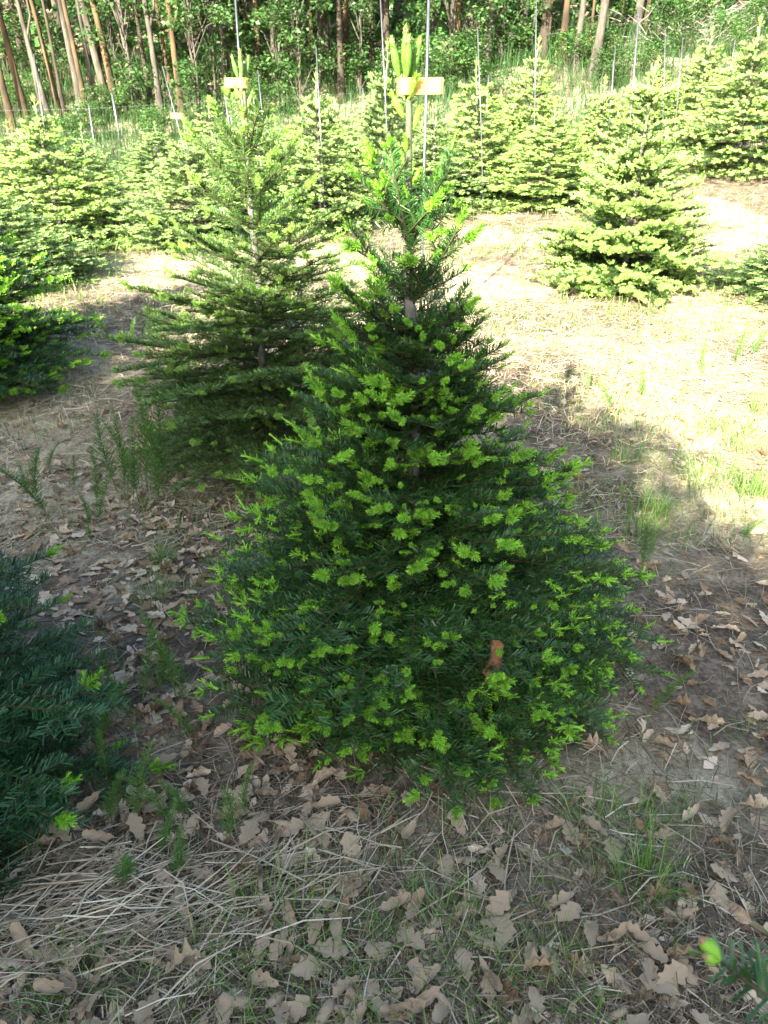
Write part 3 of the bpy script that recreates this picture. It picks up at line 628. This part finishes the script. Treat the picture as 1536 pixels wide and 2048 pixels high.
FARF = [  # apex column, apex row, distance, shape, label
 (72, 182, 490, 2, 'broad yellow-tipped fir before the leaning lichen trunks, dark at its skirt'),
 (150, 238, 11.2, 1, 'fir tucked behind the broad yellow-tipped fir by the fence post'),
 (8, 235, 10.8, 0, 'fir of the slope row half hidden beyond the broad spreading fir'),
 (-40, 330, 7.2, 2, 'fir crowding the spreading fir by the sunlit strip'),
 (302, 238, 378, 0, 'short-leadered fir standing next to the leaning grey fence post'),
 (362, 226, 490, 3, 'fir with a small yellow tag on its bare leader'),
 (418, 186, 12.6, 1, 'slim fir behind the open-branched tagged fir'),
 (510, 175, 10.6, 2, 'full pale fir directly behind the open-branched tagged fir'),
 (560, 232, 12.2, 1, 'small fir between two full firs beneath the dark wood'),
 (632, 135, 458, 2, 'full yellow-green fir with a steel stake beside its leader'),
 (766, 72, 405, 3, 'tall long-leadered fir behind the bushy dark fir, staked'),
 (868, 196, 430, 1, 'low fir seen past the tag of the bushy dark fir'),
 (965, 112, 402, 0, 'fir with dark inner branches between cow parsley and bare ground'),
 (1066, 66, 335, 1, 'tall narrow fir below the grey trunks on the bank'),
 (1116, 192, 415, 0, 'squat fir with long grass at its foot next to the lone sunlit fir'),
 (1222, 146, 11.6, 0, 'fir behind the lone sunlit fir with a thin stake'),
 (1326, 106, 305, 2, 'fir with twin stakes behind on the upper slope'),
 (1424, 46, 290, 0, 'tall fir with a bare leading shoot on the upper slope'),
 (1536, 22, 338, 2, 'very large full fir at the top of the mown strip'),
 (1650, 390, 6.6, 3, 'low fir reaching a pale branch over the mown strip'),
 (690, 205, 13.5, 1, 'fir in the last row glimpsed behind the full staked fir'),
 (1020, 190, 13.4, 3, 'fir in the last row between the dark-hearted and narrow firs')]
for i, (px, py, D, k, lab) in enumerate(FARF):
    D = D if D < 100 else ground_at(px, D)[1]
    x, y = at_dist(px, D); z = height_at(x, y, py); depth = y * cp + (CAM_H - z) * sp_; x = (px - 768) / FPX * depth
    zb = float(G(x, y)); H = z - zb; tm, cm, sm, h0 = PR[k]
    t = obj('fir_tree', None, None, lab, 'fir tree', GRP, None, (x, y, zb - .02)); t.rotation_euler = (R(rng.uniform(-4, 4)), R(rng.uniform(-4, 4)), i * 1.7)
    s = H / (h0 + .1); w = s * (1.0 if 1.5 < H < 2.3 else .95); w = min(max(w, .95), 1.25) * 1.28; t.scale = (w * rng.uniform(.88, 1.1), w * rng.uniform(.88, 1.1), s)
    q = rng.uniform(.85, 1.2)
    obj('trunk', tm, t); c = obj('crown', cm, t); c.color = (1.6 * q, 1.2 * q, 1.2, 1); c = obj('new_shoots', sm, t, kind='stuff'); c.color = (1.45 * q, 1.05 * q, 3.6, 1)

# ------------------------------------------------------------------ stakes, fence, tags
def stake(px_top, py_top, px_low, D, rad, label, py_low=None, name='steel_stake'):
    x, y = at_dist(px_low, D); zb = float(G(x, y)); zt = height_at(x, y, py_top)
    depth = y * cp + (CAM_H - zt) * sp_; xt = (px_top - 768) / FPX * depth
    # lean continues from the visible top to the ground
    zl = height_at(x, y, py_low or 200); dl = y * cp + (CAM_H - zl) * sp_; xl = (px_low - 768) / FPX * dl
    sl = (xt - xl) / max(.2, zt - zl); xb = xl - sl * (zl - zb)
    mb = MB(); zb = float(G(xb, y)); rad *= .62; tube(mb, [(0, 0, -.15), (sl * (zt - zb) * .5, 0, (zt - zb) * .5), (sl * (zt - zb), 0, zt - zb)], rad, 8)
    obj(name, mb.mesh(name, [M['steel'] if name == 'steel_stake' else M['post']]), None, label, 'stake', 'stakes among the firs', None, (xb, y, zb))
stake(859, -60, 852, 5.6, .016, 'thick steel stake rising beside the tagged leader of the bushy dark fir', 200)
stake(468, -40, 478, 8.2, .015, 'steel stake rising beside the tagged leader of the open-branched fir', 110)
stake(760, -20, 764, 10.5, .013, 'steel stake against the tall long-leadered fir', 60)
stake(1278, 20, 1268, 11.2, .016, 'white steel stake standing before a dark trunk on the bank', 145)
stake(632, 95, 634, 9.5, .010, 'thin stake beside the full yellow-green fir', 130)
stake(1073, -10, 1072, 12.4, .012, 'steel stake touching the tall narrow fir', 60)
stake(1231, 92, 1227, 11.5, .010, 'thin stake behind the top of the lone sunlit fir', 140)
stake(1331, 58, 1330, 12.3, .010, 'thin stake before the brushwood tangle', 100)
stake(1366, 75, 1362, 12.8, .010, 'thin stake beside the tall fir of the upper slope', 120)
stake(67, 108, 76, 9.4, .010, 'thin leaning stake of the broad yellow-tipped fir', 170)
stake(955, 55, 957, 10.2, .010, 'thin stake of the dark-hearted fir', 110)
stake(324, 132, 346, 9.0, .009, 'thin leaning stake near the small tagged fir', 215)
stake(515, 140, 518, 11.0, .011, 'short stake behind the tag of the open-branched fir', 165)
def fence():
    pts = [(-10.5, 15.6), (-7.9, 15.4), (-5.35, 15.2), (-2.9, 15.6), (-.4, 16.1), (2.0, 16.6), (4.6, 17.2), (7.2, 17.9), (9.8, 18.6)]
    root = obj('wire_fence', None, None, 'thin wire fence on grey posts along the wood edge', 'fence', None, None, (0, 0, 0))
    for i, (x, y) in enumerate(pts):
        z = float(G(x, y)); mb = MB(); tube(mb, [(x, y, z - .2), (x + .02, y, z + .6), (x + .03 * ((i % 3) - 1), y, z + 1.2)], .015, 8); obj('post', mb.mesh('post', [M['steel']]), root)
    for h in (.35, .75, 1.12):
        mb = MB(); tube(mb, [(x, y - .02, float(G(x, y)) + h) for x, y in pts], .0014, 4); obj('wire', mb.mesh('wire', [M['steel']]), root)
fence()
x, y = ground_at(243, 300)
mb = MB(); tube(mb, [(0, 0, -.1), (-.01, 0, .5), (-.03, 0, 1.02)], .024, 8); obj('steel_post', mb.mesh('steel_post', [M['steel']]), None, 'bright leaning steel post in the gap between firs', 'post', None, None, (x, y, float(G(x, y))))
def ribbon_tag(pos, r, tail, width, label, yaw=0.0):
    """a strip of plastic looped round the leader, its two ends pressed together as a tail"""
    mb = MB(); n = 18; th = np.linspace(.35, 2 * math.pi - .35, n); path = [(r * math.cos(t), r * math.sin(t)) for t in th]
    path = [(r + tail, .004), (r + tail * .55, .007), (r + tail * .2, .004)] + path + [(r + tail * .25, -.004), (r + tail * .5, -.001), (r + tail * .93, -.003)]
    k = len(path); P = np.array(path); th_ = .0006
    nrm = np.stack([-np.gradient(P[:, 1]), np.gradient(P[:, 0])], -1); nrm = unit(nrm)[:, ::-1] * np.array([1, -1])
    v = []
    for (a, b), (nx, ny) in zip(P, nrm):
        tilt = .05 * (a / tail)
        for s, zz in ((1, -.5), (1, .5), (-1, .5), (-1, -.5)): v.append((a + nx * th_ * s, b + ny * th_ * s, zz * width + tilt * width))
    f = []
    for i in range(k - 1):
        for j in range(4): f.append((i * 4 + j, i * 4 + (j + 1) % 4, i * 4 + 4 + (j + 1) % 4, i * 4 + 4 + j))
    f += [(0, 1, 2, 3), (k * 4 - 4, k * 4 - 3, k * 4 - 2, k * 4 - 1)]
    mb.add(v, f); o = obj('ribbon_tag', mb.mesh('ribbon_tag', [M['tag']], False), None, label, 'tag', None, None, pos); o.rotation_euler = (0, 0, yaw)
def on_leader(root, h, lean, zf): p = root.location; z = h * zf; return (p.x + lean * zf, p.y, p.z + z)
ribbon_tag(on_leader(MAIN, 1.628, -.065, .984), .021, .066, .034, 'pale yellow plastic tag looped round the leader of the bushy dark fir')
hE = height_at(ex, ey, 152) - float(G(ex, ey))
ribbon_tag(on_leader(FIR_E, hE, 0, .985), .024, .06, .036, 'yellow plastic tag on the leader of the open-branched fir', math.pi - .4)
x, y = at_dist(362, 8.6); z = height_at(x, y, 232); x = (362 - 768) / FPX * (y * cp + (CAM_H - z) * sp_)
ribbon_tag((x, y, z), .03, .09, .05, 'small orange-yellow tag on a bare leader further up the slope', math.pi - .3)

def where(x, y):
    if y > 2.9 and x > .5: return 'on the sunlit soil beyond the bushy fir'
    if y > 2.3: return 'near the foot of the open-branched fir'
    if x > .45: return 'on the bare soil flanking the bushy fir'
    if y > 1.28 and x < .1: return 'between the blue-green and bushy firs'
    if x < -.12: return 'around the raked straw band'
    return 'on the ground before the bushy fir'
# ------------------------------------------------------------------ fallen leaves
def oak_leaf(seed, curl, n=12):
    rng = np.random.default_rng(seed); t = np.linspace(0, 1, n); p0 = rng.uniform(2.6, 3.7)
    def edge():
        env = .25 * np.sin(np.pi * (t * .84 + .06)) ** .9 * (.7 + .6 * t)
        w = env * (1 + .30 * np.cos(t * 2 * np.pi * 3.6 + p0 + rng.normal(0, .4))) * rng.uniform(.8, 1.15) + rng.normal(0, .012, n)
        w = np.maximum(w, .015); w[0] = .012; w[-1] = .05; return w
    w1, w2 = edge(), edge(); bx = rng.uniform(-1.0, 1.0) * curl; cy = rng.uniform(.4, 1.8) * curl; yb = rng.uniform(-.25, .25); rw = rng.uniform(-1, 1) * curl
    v = []
    for i in range(n):
        xx = t[i] - .5; zz = bx * (xx ** 2) + .03 * curl * math.sin(t[i] * 9 + seed)
        for (w, s) in ((w1[i], 1), (w1[i] * .5, 1), (0, 0), (w2[i] * .5, -1), (w2[i], -1)):
            v.append((xx, yb * xx * xx + w * s * math.cos(min(1.3, w * cy * 3)), zz + cy * w * w * 2.2 + rw * xx * w * s + rng.normal(0, .016) * (w > 0)))
    v = np.array(v); v[:, 2] -= v[:, 2].min(); f = []
    for i in range(n - 1):
        for j in range(4): a = i * 5 + j; f.append((a, a + 5, a + 6, a + 1))
    mb = MB(); mb.add(v, f)
    tube(mb, [v[2] - np.array([.16, 0, -.01]), v[2], v[2] + np.array([.05, 0, 0])], [.006, .008, .004], 4, 0, False)
    return mb
OAK = [oak_leaf(400 + i, [.2, .5, .8, .3, 1.1, .6, .15, 1.5][i]) for i in range(8)]
OAKS = [oak_leaf(400 + i, [.2, .5, .8, .3, 1.1, .6, .15, 1.5][i], 8) for i in range(8)]
OAKM = [mb.mesh('fallen_leaf', [M['litter']]) for mb in OAK]
def leaf_matrix(x, y, s, rng, lift=.004):
    a = rng.uniform(0, 6.28); tilt = rng.normal(0, .22, 2)
    e = Matrix.Rotation(a, 4, 'Z') @ Matrix.Rotation(tilt[0], 4, 'X') @ Matrix.Rotation(tilt[1], 4, 'Y')
    if rng.uniform() < .35: e = e @ Matrix.Rotation(math.pi, 4, 'X')
    dz = s * .45 * (abs(math.sin(tilt[1])) + .6 * abs(math.sin(tilt[0])))
    return np.array(Matrix.Translation((x, y, float(G(x, y)) + lift + dz * .55)) @ e @ Matrix.Scale(s, 4))
def leaf_density(x, y):
    d = .12
    d += 1.0 * math.exp(-((x + .66 + .18 * (y - 1.4)) / (.42 + .12 * max(0, y - 1.6))) ** 2) * (1 if .9 < y < 4.0 else .25)      # drifted between the firs
    if -2.4 < x < -.6 and 2.1 < y < 4.2: d += .3
    d += .8 * math.exp(-((x + .5) / .3) ** 2 - ((y - 1.45) / .3) ** 2)
    d += .9 * math.exp(-((y - .72) / .28) ** 2) * (.45 + .55 * (x > -.35))                              # near drift
    d += .5 * math.exp(-((x - 1.15) / .4) ** 2 - ((y - 1.75) / .5) ** 2) + .35 * math.exp(-((x - .55) / .35) ** 2 - ((y - 1.1) / .3) ** 2)
    d += .35 * math.exp(-((y - 3.9) / .5) ** 2) * (x > .8)
    if math.hypot(x + .6, y - 3.4) < .6: d += .7
    if math.exp(-((x + .55) / .4) ** 2 - ((y - 1.12) / .13) ** 2) > .5: d *= .5
    return d
def fallen_leaves():
    rng = np.random.default_rng(55); L = []
    while len(L) < 4300:
        y = rng.uniform(.42, 5.0); x = rng.uniform(-1, 1) * (.42 + .62 * y)
        if rng.uniform() > leaf_density(x, y): continue
        if y > 3.5 and rng.uniform() < .5: continue
        L.append((x, y, rng.uniform(.036, .078) * (1.0 if rng.uniform() < .7 else .55)))
    rank = sorted(range(len(L)), key=lambda i: -(L[i][2] / math.hypot(L[i][0], L[i][1], CAM_H)) * (1 if abs(L[i][0]) < .5 * (L[i][1] * cp + 1.4 * sp_) else .3) * (1 if math.hypot(L[i][0] - .12, L[i][1] - 2.0) > .66 else .2))
    big = set(rank[:290]); mb = MB()
    LAB = [('flat fallen oak leaf', 'flat oak leaves'), ('curled fallen oak leaf', 'curled oak leaves')]
    for i, (x, y, s) in enumerate(L):
        k = int(rng.integers(0, 8)); m = leaf_matrix(x, y, s, rng, .006 + (.012 if i in big else 0))
        if i in big:
            lab = LAB[0] if k in (0, 3, 6, 1) else LAB[1]
            o = obj('fallen_leaf', OAKM[k], None, lab[0] + ' ' + where(x, y), 'leaf', lab[1] + ' ' + where(x, y)); o.matrix_basis = tomat(m)
        else:
            v, f, mm = OAKS[k].arrays(); mb.add(v @ m[:3, :3].T + m[:3, 3], f)
    obj('leaf_litter', mb.mesh('leaf_litter', [M['litter']]), None, 'brown oak leaf litter scattered over the ground between the firs', 'leaf litter', None, 'stuff')
fallen_leaves()
# a crumpled leaf and a twig of brown caught in the fir
CAUGHT = oak_leaf(431, 1.5).mesh('caught_leaf', [M['brownleaf']])
d = ray(975, 1300); t = 1.98
o = obj('caught_leaf', CAUGHT, None, 'crumpled brown leaf caught upright in the branches of the bushy dark fir', 'leaf'); o.matrix_basis = Matrix.Translation((d[0] * t * .985, d[1] * t * .985 - .11, CAM_H + d[2] * t * .985 + .06)) @ Matrix.Rotation(R(12), 4, 'Y') @ Matrix.Rotation(R(78), 4, 'X') @ Matrix.Rotation(R(90), 4, 'Z') @ Matrix.Diagonal((.10, .21, .07, 1))

# ------------------------------------------------------------------ dry grass, straw, grass
def scatter(rng, n, y0, y1, power, wide=.72, add=.5):
    u = rng.uniform(0, 1, n); 
    if power == 1: y = y0 * (y1 / y0) ** u
    else: y = (y0 ** (1 - power) + u * (y1 ** (1 - power) - y0 ** (1 - power))) ** (1 / (1 - power))
    x = rng.uniform(-1, 1, n) * (wide * y + add); return x, y
def lying(mb, x, y, ln, w, az, rng, lift, m=0, tilt=.12):
    n = len(x); z = G(x, y) + lift; d = unit(np.stack([np.cos(az), np.sin(az), rng.normal(0, tilt, n)], -1)); sd = unit(np.stack([-np.sin(az), np.cos(az), rng.normal(0, .5, n)], -1))
    p0 = np.stack([x, y, z], -1) - d * (ln / 2)[:, None]; p2 = p0 + d * ln[:, None]; p1 = (p0 + p2) / 2 + sd * (rng.normal(0, .07, n) * ln)[:, None] + np.array([0, 0, 1.0]) * (rng.uniform(0, .05, n) * ln)[:, None]
    gz = G(p0[:, 0], p0[:, 1]) + .002; p0[:, 2] = np.maximum(p0[:, 2], gz); gz = G(p2[:, 0], p2[:, 1]) + .002; p2[:, 2] = np.maximum(p2[:, 2], gz)
    w = w[:, None]; v = np.stack([p0 - sd * w * .5, p0 + sd * w * .5, p1 + sd * w * .5, p1 - sd * w * .5, p2 + sd * w * .3, p2 - sd * w * .3], 1)
    k = np.arange(n)[:, None] * 6; mb.add(v, np.concatenate([k + np.array([[0, 1, 2, 3]]), k + np.array([[3, 2, 4, 5]])]), m)
def dry_cover():
    rng = np.random.default_rng(66); mb = MB()
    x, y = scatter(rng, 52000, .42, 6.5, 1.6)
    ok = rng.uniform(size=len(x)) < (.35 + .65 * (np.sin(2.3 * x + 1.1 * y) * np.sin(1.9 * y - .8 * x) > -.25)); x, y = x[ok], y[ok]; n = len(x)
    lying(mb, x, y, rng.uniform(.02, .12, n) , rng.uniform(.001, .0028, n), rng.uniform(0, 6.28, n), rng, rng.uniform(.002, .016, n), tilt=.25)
    obj('shade_toned_grass', mb.mesh('shade_toned_grass', [M['shadethatch']]), None, 'short dry grass stems, coloured darker for shade, matted over the shaded soil', 'dry grass', None, 'stuff'); mb = MB()
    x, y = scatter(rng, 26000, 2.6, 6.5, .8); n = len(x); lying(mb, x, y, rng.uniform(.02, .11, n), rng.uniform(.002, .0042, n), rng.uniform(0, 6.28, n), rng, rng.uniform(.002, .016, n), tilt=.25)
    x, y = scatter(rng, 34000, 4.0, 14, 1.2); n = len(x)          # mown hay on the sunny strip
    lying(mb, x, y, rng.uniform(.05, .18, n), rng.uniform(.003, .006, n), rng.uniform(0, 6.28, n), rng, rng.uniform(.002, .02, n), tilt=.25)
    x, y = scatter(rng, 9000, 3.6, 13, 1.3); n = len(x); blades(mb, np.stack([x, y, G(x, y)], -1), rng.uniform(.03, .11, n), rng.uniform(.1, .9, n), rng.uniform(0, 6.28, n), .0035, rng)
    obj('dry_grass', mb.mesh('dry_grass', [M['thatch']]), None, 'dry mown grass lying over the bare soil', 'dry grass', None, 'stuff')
dry_cover()
def straw():
    rng = np.random.default_rng(67); mb = MB()
    x = []; y = []; az = []; ln = []
    # loose straw raked into a band running up from the near corner to the fir's foot
    for k in range(800):
        t = rng.uniform(0, 1) ** 1.35; cx = -.92 + .86 * t; cy = .90 + .27 * t + .05 * math.sin(t * 6); a = rng.normal(.28, .16)
        x.append(cx + rng.normal(0, .06)); y.append(cy + rng.normal(0, .085)); az.append(rng.normal(.35, .5)); ln.append(rng.uniform(.05, .21))
    for k in range(110):
        x.append(rng.normal(.25, .35)); y.append(rng.normal(1.2, .12)); az.append(rng.uniform(0, 6.28)); ln.append(rng.uniform(.04, .18))
    x, y, az, ln = map(np.array, (x, y, az, ln)); n = len(x)
    lying(mb, x, y, ln, rng.uniform(.0014, .0034, n), az, rng, rng.uniform(.006, .04, n), tilt=.07)
    x, y = scatter(rng, 800, .45, 4, 1.3, .62); n = len(x); lying(mb, x, y, rng.uniform(.05, .2, n), rng.uniform(.0015, .003, n), rng.uniform(0, 6.28, n), rng, rng.uniform(.006, .02, n), tilt=.1)
    obj('straw', mb.mesh('straw', [M['straw']]), None, 'pale straw raked in a loose band before the firs', 'straw', None, 'stuff')
    for k in range(30):    # the thickest stalks, single
        t = rng.uniform(0, 1); cx = -.8 + .95 * t + rng.normal(0, .06); cy = .95 + .27 * t + rng.normal(0, .09); a = rng.normal(.4, .45) if k % 5 else rng.uniform(0, 3); l = rng.uniform(.12, .27); h = rng.uniform(.012, .035)
        if k > 25: cx, cy = rng.uniform(-.1, 1.0), rng.uniform(.7, 1.6)
        dx, dy = math.cos(a) * l / 2, math.sin(a) * l / 2; mb = MB(); z = float(G(cx, cy)) + h
        tube(mb, [(-dx, -dy, -.004), (rng.normal(0, .008), rng.normal(0, .008), .004), (dx, dy, rng.uniform(-.004, .015))], [.0018, .0019, .0014], 6)
        obj('straw_stalk', mb.mesh('straw_stalk', [M['straw']]), None, 'long thick straw stalk lying on the straw band', 'straw', 'thick straw stalks', None, (cx, cy, z))
straw()
def tuft(rng, n, h, r, lean=.5):
    mb = MB(); a = rng.uniform(0, 6.28, n); q = r * np.sqrt(rng.uniform(0, 1, n)); b = np.stack([q * np.cos(a), q * np.sin(a), np.full(n, -.008)], -1)
    blades(mb, b, h * rng.uniform(.45, 1.1, n), lean * rng.uniform(.1, 1.2, n), a + rng.normal(0, .7, n), rng.uniform(.002, .0034, n), rng); return mb.mesh('grass_tuft', [M['grass']])
rng = np.random.default_rng(77)
TM = [tuft(rng, 130, .17, .06, .6), tuft(rng, 45, .12, .10, .8), tuft(rng, 130, .14, .13, .8), tuft(rng, 60, .19, .09, .5)]
for i, (px, py, s, k) in enumerate([(1275, 1785, .85, 0), (1232, 1690, .9, 2), (1180, 1655, .8, 1), (1320, 1660, .7, 1), (560, 1860, .9, 2), (600, 1830, .7, 1), (790, 1775, .6, 1), (860, 1880, .7, 2), (900, 1855, .65, 1), (1110, 1990, .8, 1), (960, 1960, .7, 1), (360, 1960, .8, 1), (200, 1985, .8, 1), (150, 1990, .7, 2), (1290, 1065, 1.0, 3), (1310, 1030, .9, 0), (1395, 985, .9, 3), (1420, 960, 1.0, 2), (1250, 975, .9, 1), (1255, 930, .9, 3), (1330, 930, .9, 1), (1500, 990, 1, 0), (1480, 900, 1, 3), (1460, 860, 1, 2), (1380, 870, .9, 1), (1520, 830, 1.1, 3), (440, 1120, .7, 1), (360, 1190, .7, 1), (310, 1210, .8, 3), (330, 1130, .7, 0), (120, 1060, .8, 1), (700, 1900, .6, 1), (470, 1990, .6, 1), (1500, 1480, .6, 1), (1400, 1640, .6, 1), (690, 2010, .7, 1)]):
    x, y = ground_at(px, py); o = obj('grass_tuft', TM[k], None, ['dense', 'sparse', 'spreading', 'tall thin'][k] + ' green grass tuft ' + where(x, y), 'grass tuft', ['dense', 'sparse', 'spreading', 'tall thin'][k] + ' grass tufts ' + where(x, y), None, (x, y, float(G(x, y)))); o.scale = (s, s, s); o.rotation_euler = (0, 0, rng.uniform(0, 6.28))
def green_cover():
    rng = np.random.default_rng(78); mb = MB()
    def patch(n, y0, y1, p, h0, h1, w, fn):
        x, y = scatter(rng, n, y0, y1, p); k = fn(x, y) > rng.uniform(size=n); x, y = x[k], y[k]; m = len(x)
        blades(mb, np.stack([x, y, G(x, y) - .005], -1), rng.uniform(h0, h1, m), rng.uniform(.05, .7, m), rng.uniform(0, 6.28, m), w * rng.uniform(.7, 1.2, m), rng)
    patchy = lambda x, y: np.clip(.06 + .8 * (np.sin(3.1 * x + .7 * y + 1) * np.sin(2.2 * y - 1.3 * x) > .2), 0, 1)
    patch(24000, .45, 3.2, 1.3, .03, .10, .0022, lambda x, y: .5 * patchy(x, y))
    patch(26000, 2.6, 6.5, 1.0, .03, .12, .0034, lambda x, y: .55 * patchy(x * .8, y) + .35 * (x > .9))
    patch(30000, 5.5, 14, 1.0, .04, .16, .006, lambda x, y: .5 * patchy(x * .5, y * .6) + .25)
    patch(4000, 7.5, 10.5, 1, .15, .4, .007, lambda x, y: 1.0 * (np.abs(x + 3.2 - .1 * (y - 8)) < .35) + .9 * (np.abs(x - 1.0) < .5) * (np.abs(y - 8.4) < .5))
    obj('green_grass', mb.mesh('green_grass', [M['grass']]), None, 'thin green grass sprouting through the dry mown strip', 'grass', None, 'stuff')
    mb = MB(); n = 46000; y = 12.5 + 13 * rng.uniform(0, 1, n) ** .8; x = rng.uniform(-.75, .8, n) * y; k = (y > 13.6 + .5 * np.sin(x)); x, y = x[k], y[k]; n = len(x)
    blades(mb, np.stack([x, y, G(x, y) - .01], -1), rng.uniform(.25, .75, n), rng.uniform(.03, .5, n), rng.uniform(0, 6.28, n), rng.uniform(.008, .016, n), rng)
    obj('meadow_grass', mb.mesh('meadow_grass', [M['meadow']]), None, 'tall green meadow grass on the bank below the wood', 'grass', None, 'stuff')
green_cover()
# ------------------------------------------------------------------ horsetail
def horsetail(seed, h, br, n_br):
    rng = np.random.default_rng(seed); S = MB(); B = MB(); lx = rng.normal(0, .11)
    P = lambda t: np.array([lx * t * t * h / .3, .02 * math.sin(t * 3 + seed), t * h])
    tube(S, [P(t) for t in np.linspace(0, 1, 7)], np.linspace(.0022, .001, 7), 5)
    z = .22
    while z < 1:
        n = n_br; az = np.arange(n) / n * 6.28 + rng.uniform(0, 1); l = br * rng.uniform(.7, 1.1, n) * (1.08 - .75 * max(0, (z - .45) / .55)) * min(1, .45 + z * 1.5)
        e = rng.uniform(.5, 1.0, n); d = unit(np.stack([np.cos(az) * np.cos(e), np.sin(az) * np.cos(e), np.sin(e)], -1)); sd = np.stack([-np.sin(az), np.cos(az), np.zeros(n)], -1)
        kites(B, np.tile(P(z), (n, 1)), d, sd, l, .0028, 0, blunt=.6); kites(B, np.tile(P(z), (n, 1)), d, unit(np.cross(sd, d)), l, .0026, 0, blunt=.6)
        z += .012 / h
    return S.mesh('stem', [M['horsestem']]), B.mesh('branchlets', [M['horsetail']])
HT = [horsetail(500 + i, .3, [.05, .04, .055, .036][i], [8, 9, 7, 8][i]) for i in range(4)]
HTG = [(85, 1010, .33), (92, 1045, .38), (58, 1000, .22), (180, 1055, .2), (188, 1020, .3), (205, 1060, .3), (230, 990, .42), (245, 1012, .5), (262, 1000, .38), (280, 1010, .42), (300, 985, .55), (316, 1000, .62), (330, 985, .55), (342, 995, .45), (322, 1020, .35), (190, 1095, .18), (283, 1645, .26), (340, 1650, .2), (465, 1690, .24), (498, 1650, .2), (362, 1655, .13), (300, 1420, .26), (320, 1402, .22), (350, 1400, .36), (365, 1440, .26), (380, 1490, .2), (265, 1455, .2), (215, 1600, .22), (228, 1650, .18), (205, 1540, .26), (225, 1480, .2), (240, 1420, .2), (345, 1760, .12), (335, 1720, .1), (250, 1790, .1), (1290, 1450, .24), (1285, 1165, .3), (1482, 1090, .16), (1400, 760, .28), (1470, 740, .3), (1505, 720, .3), (1215, 830, .22), (1280, 800, .22), (1170, 790, .2), (1010, 920, .2), (100, 960, .2), (150, 990, .2), (270, 720, .3), (300, 730, .25), (225, 700, .25)]
for i, (px, py, h) in enumerate(HTG):
    x, y = ground_at(px, py); st, bm = HT[i % 4]; s = h / .3 * .92
    if px < 200 and py < 1100: h *= .8
    t = obj('horsetail', None, None, ('tall' if h > .35 else 'short' if h < .2 else 'upright') + ' feathery green horsetail ' + where(x, y), 'horsetail', ('tall' if h > .35 else 'short' if h < .2 else 'upright') + ' horsetails ' + where(x, y), None, (x, y, float(G(x, y)) - .005))
    w = min(1.15, max(.7, s)); t.scale = (w, w, s); t.rotation_euler = (R(rng.uniform(-5, 5)), R(24) if px == 1290 else R(rng.uniform(-6, 6)), rng.uniform(0, .1) if px == 1290 else rng.uniform(0, 6.28))
    obj('stem', st, t); obj('branchlets', bm, t)
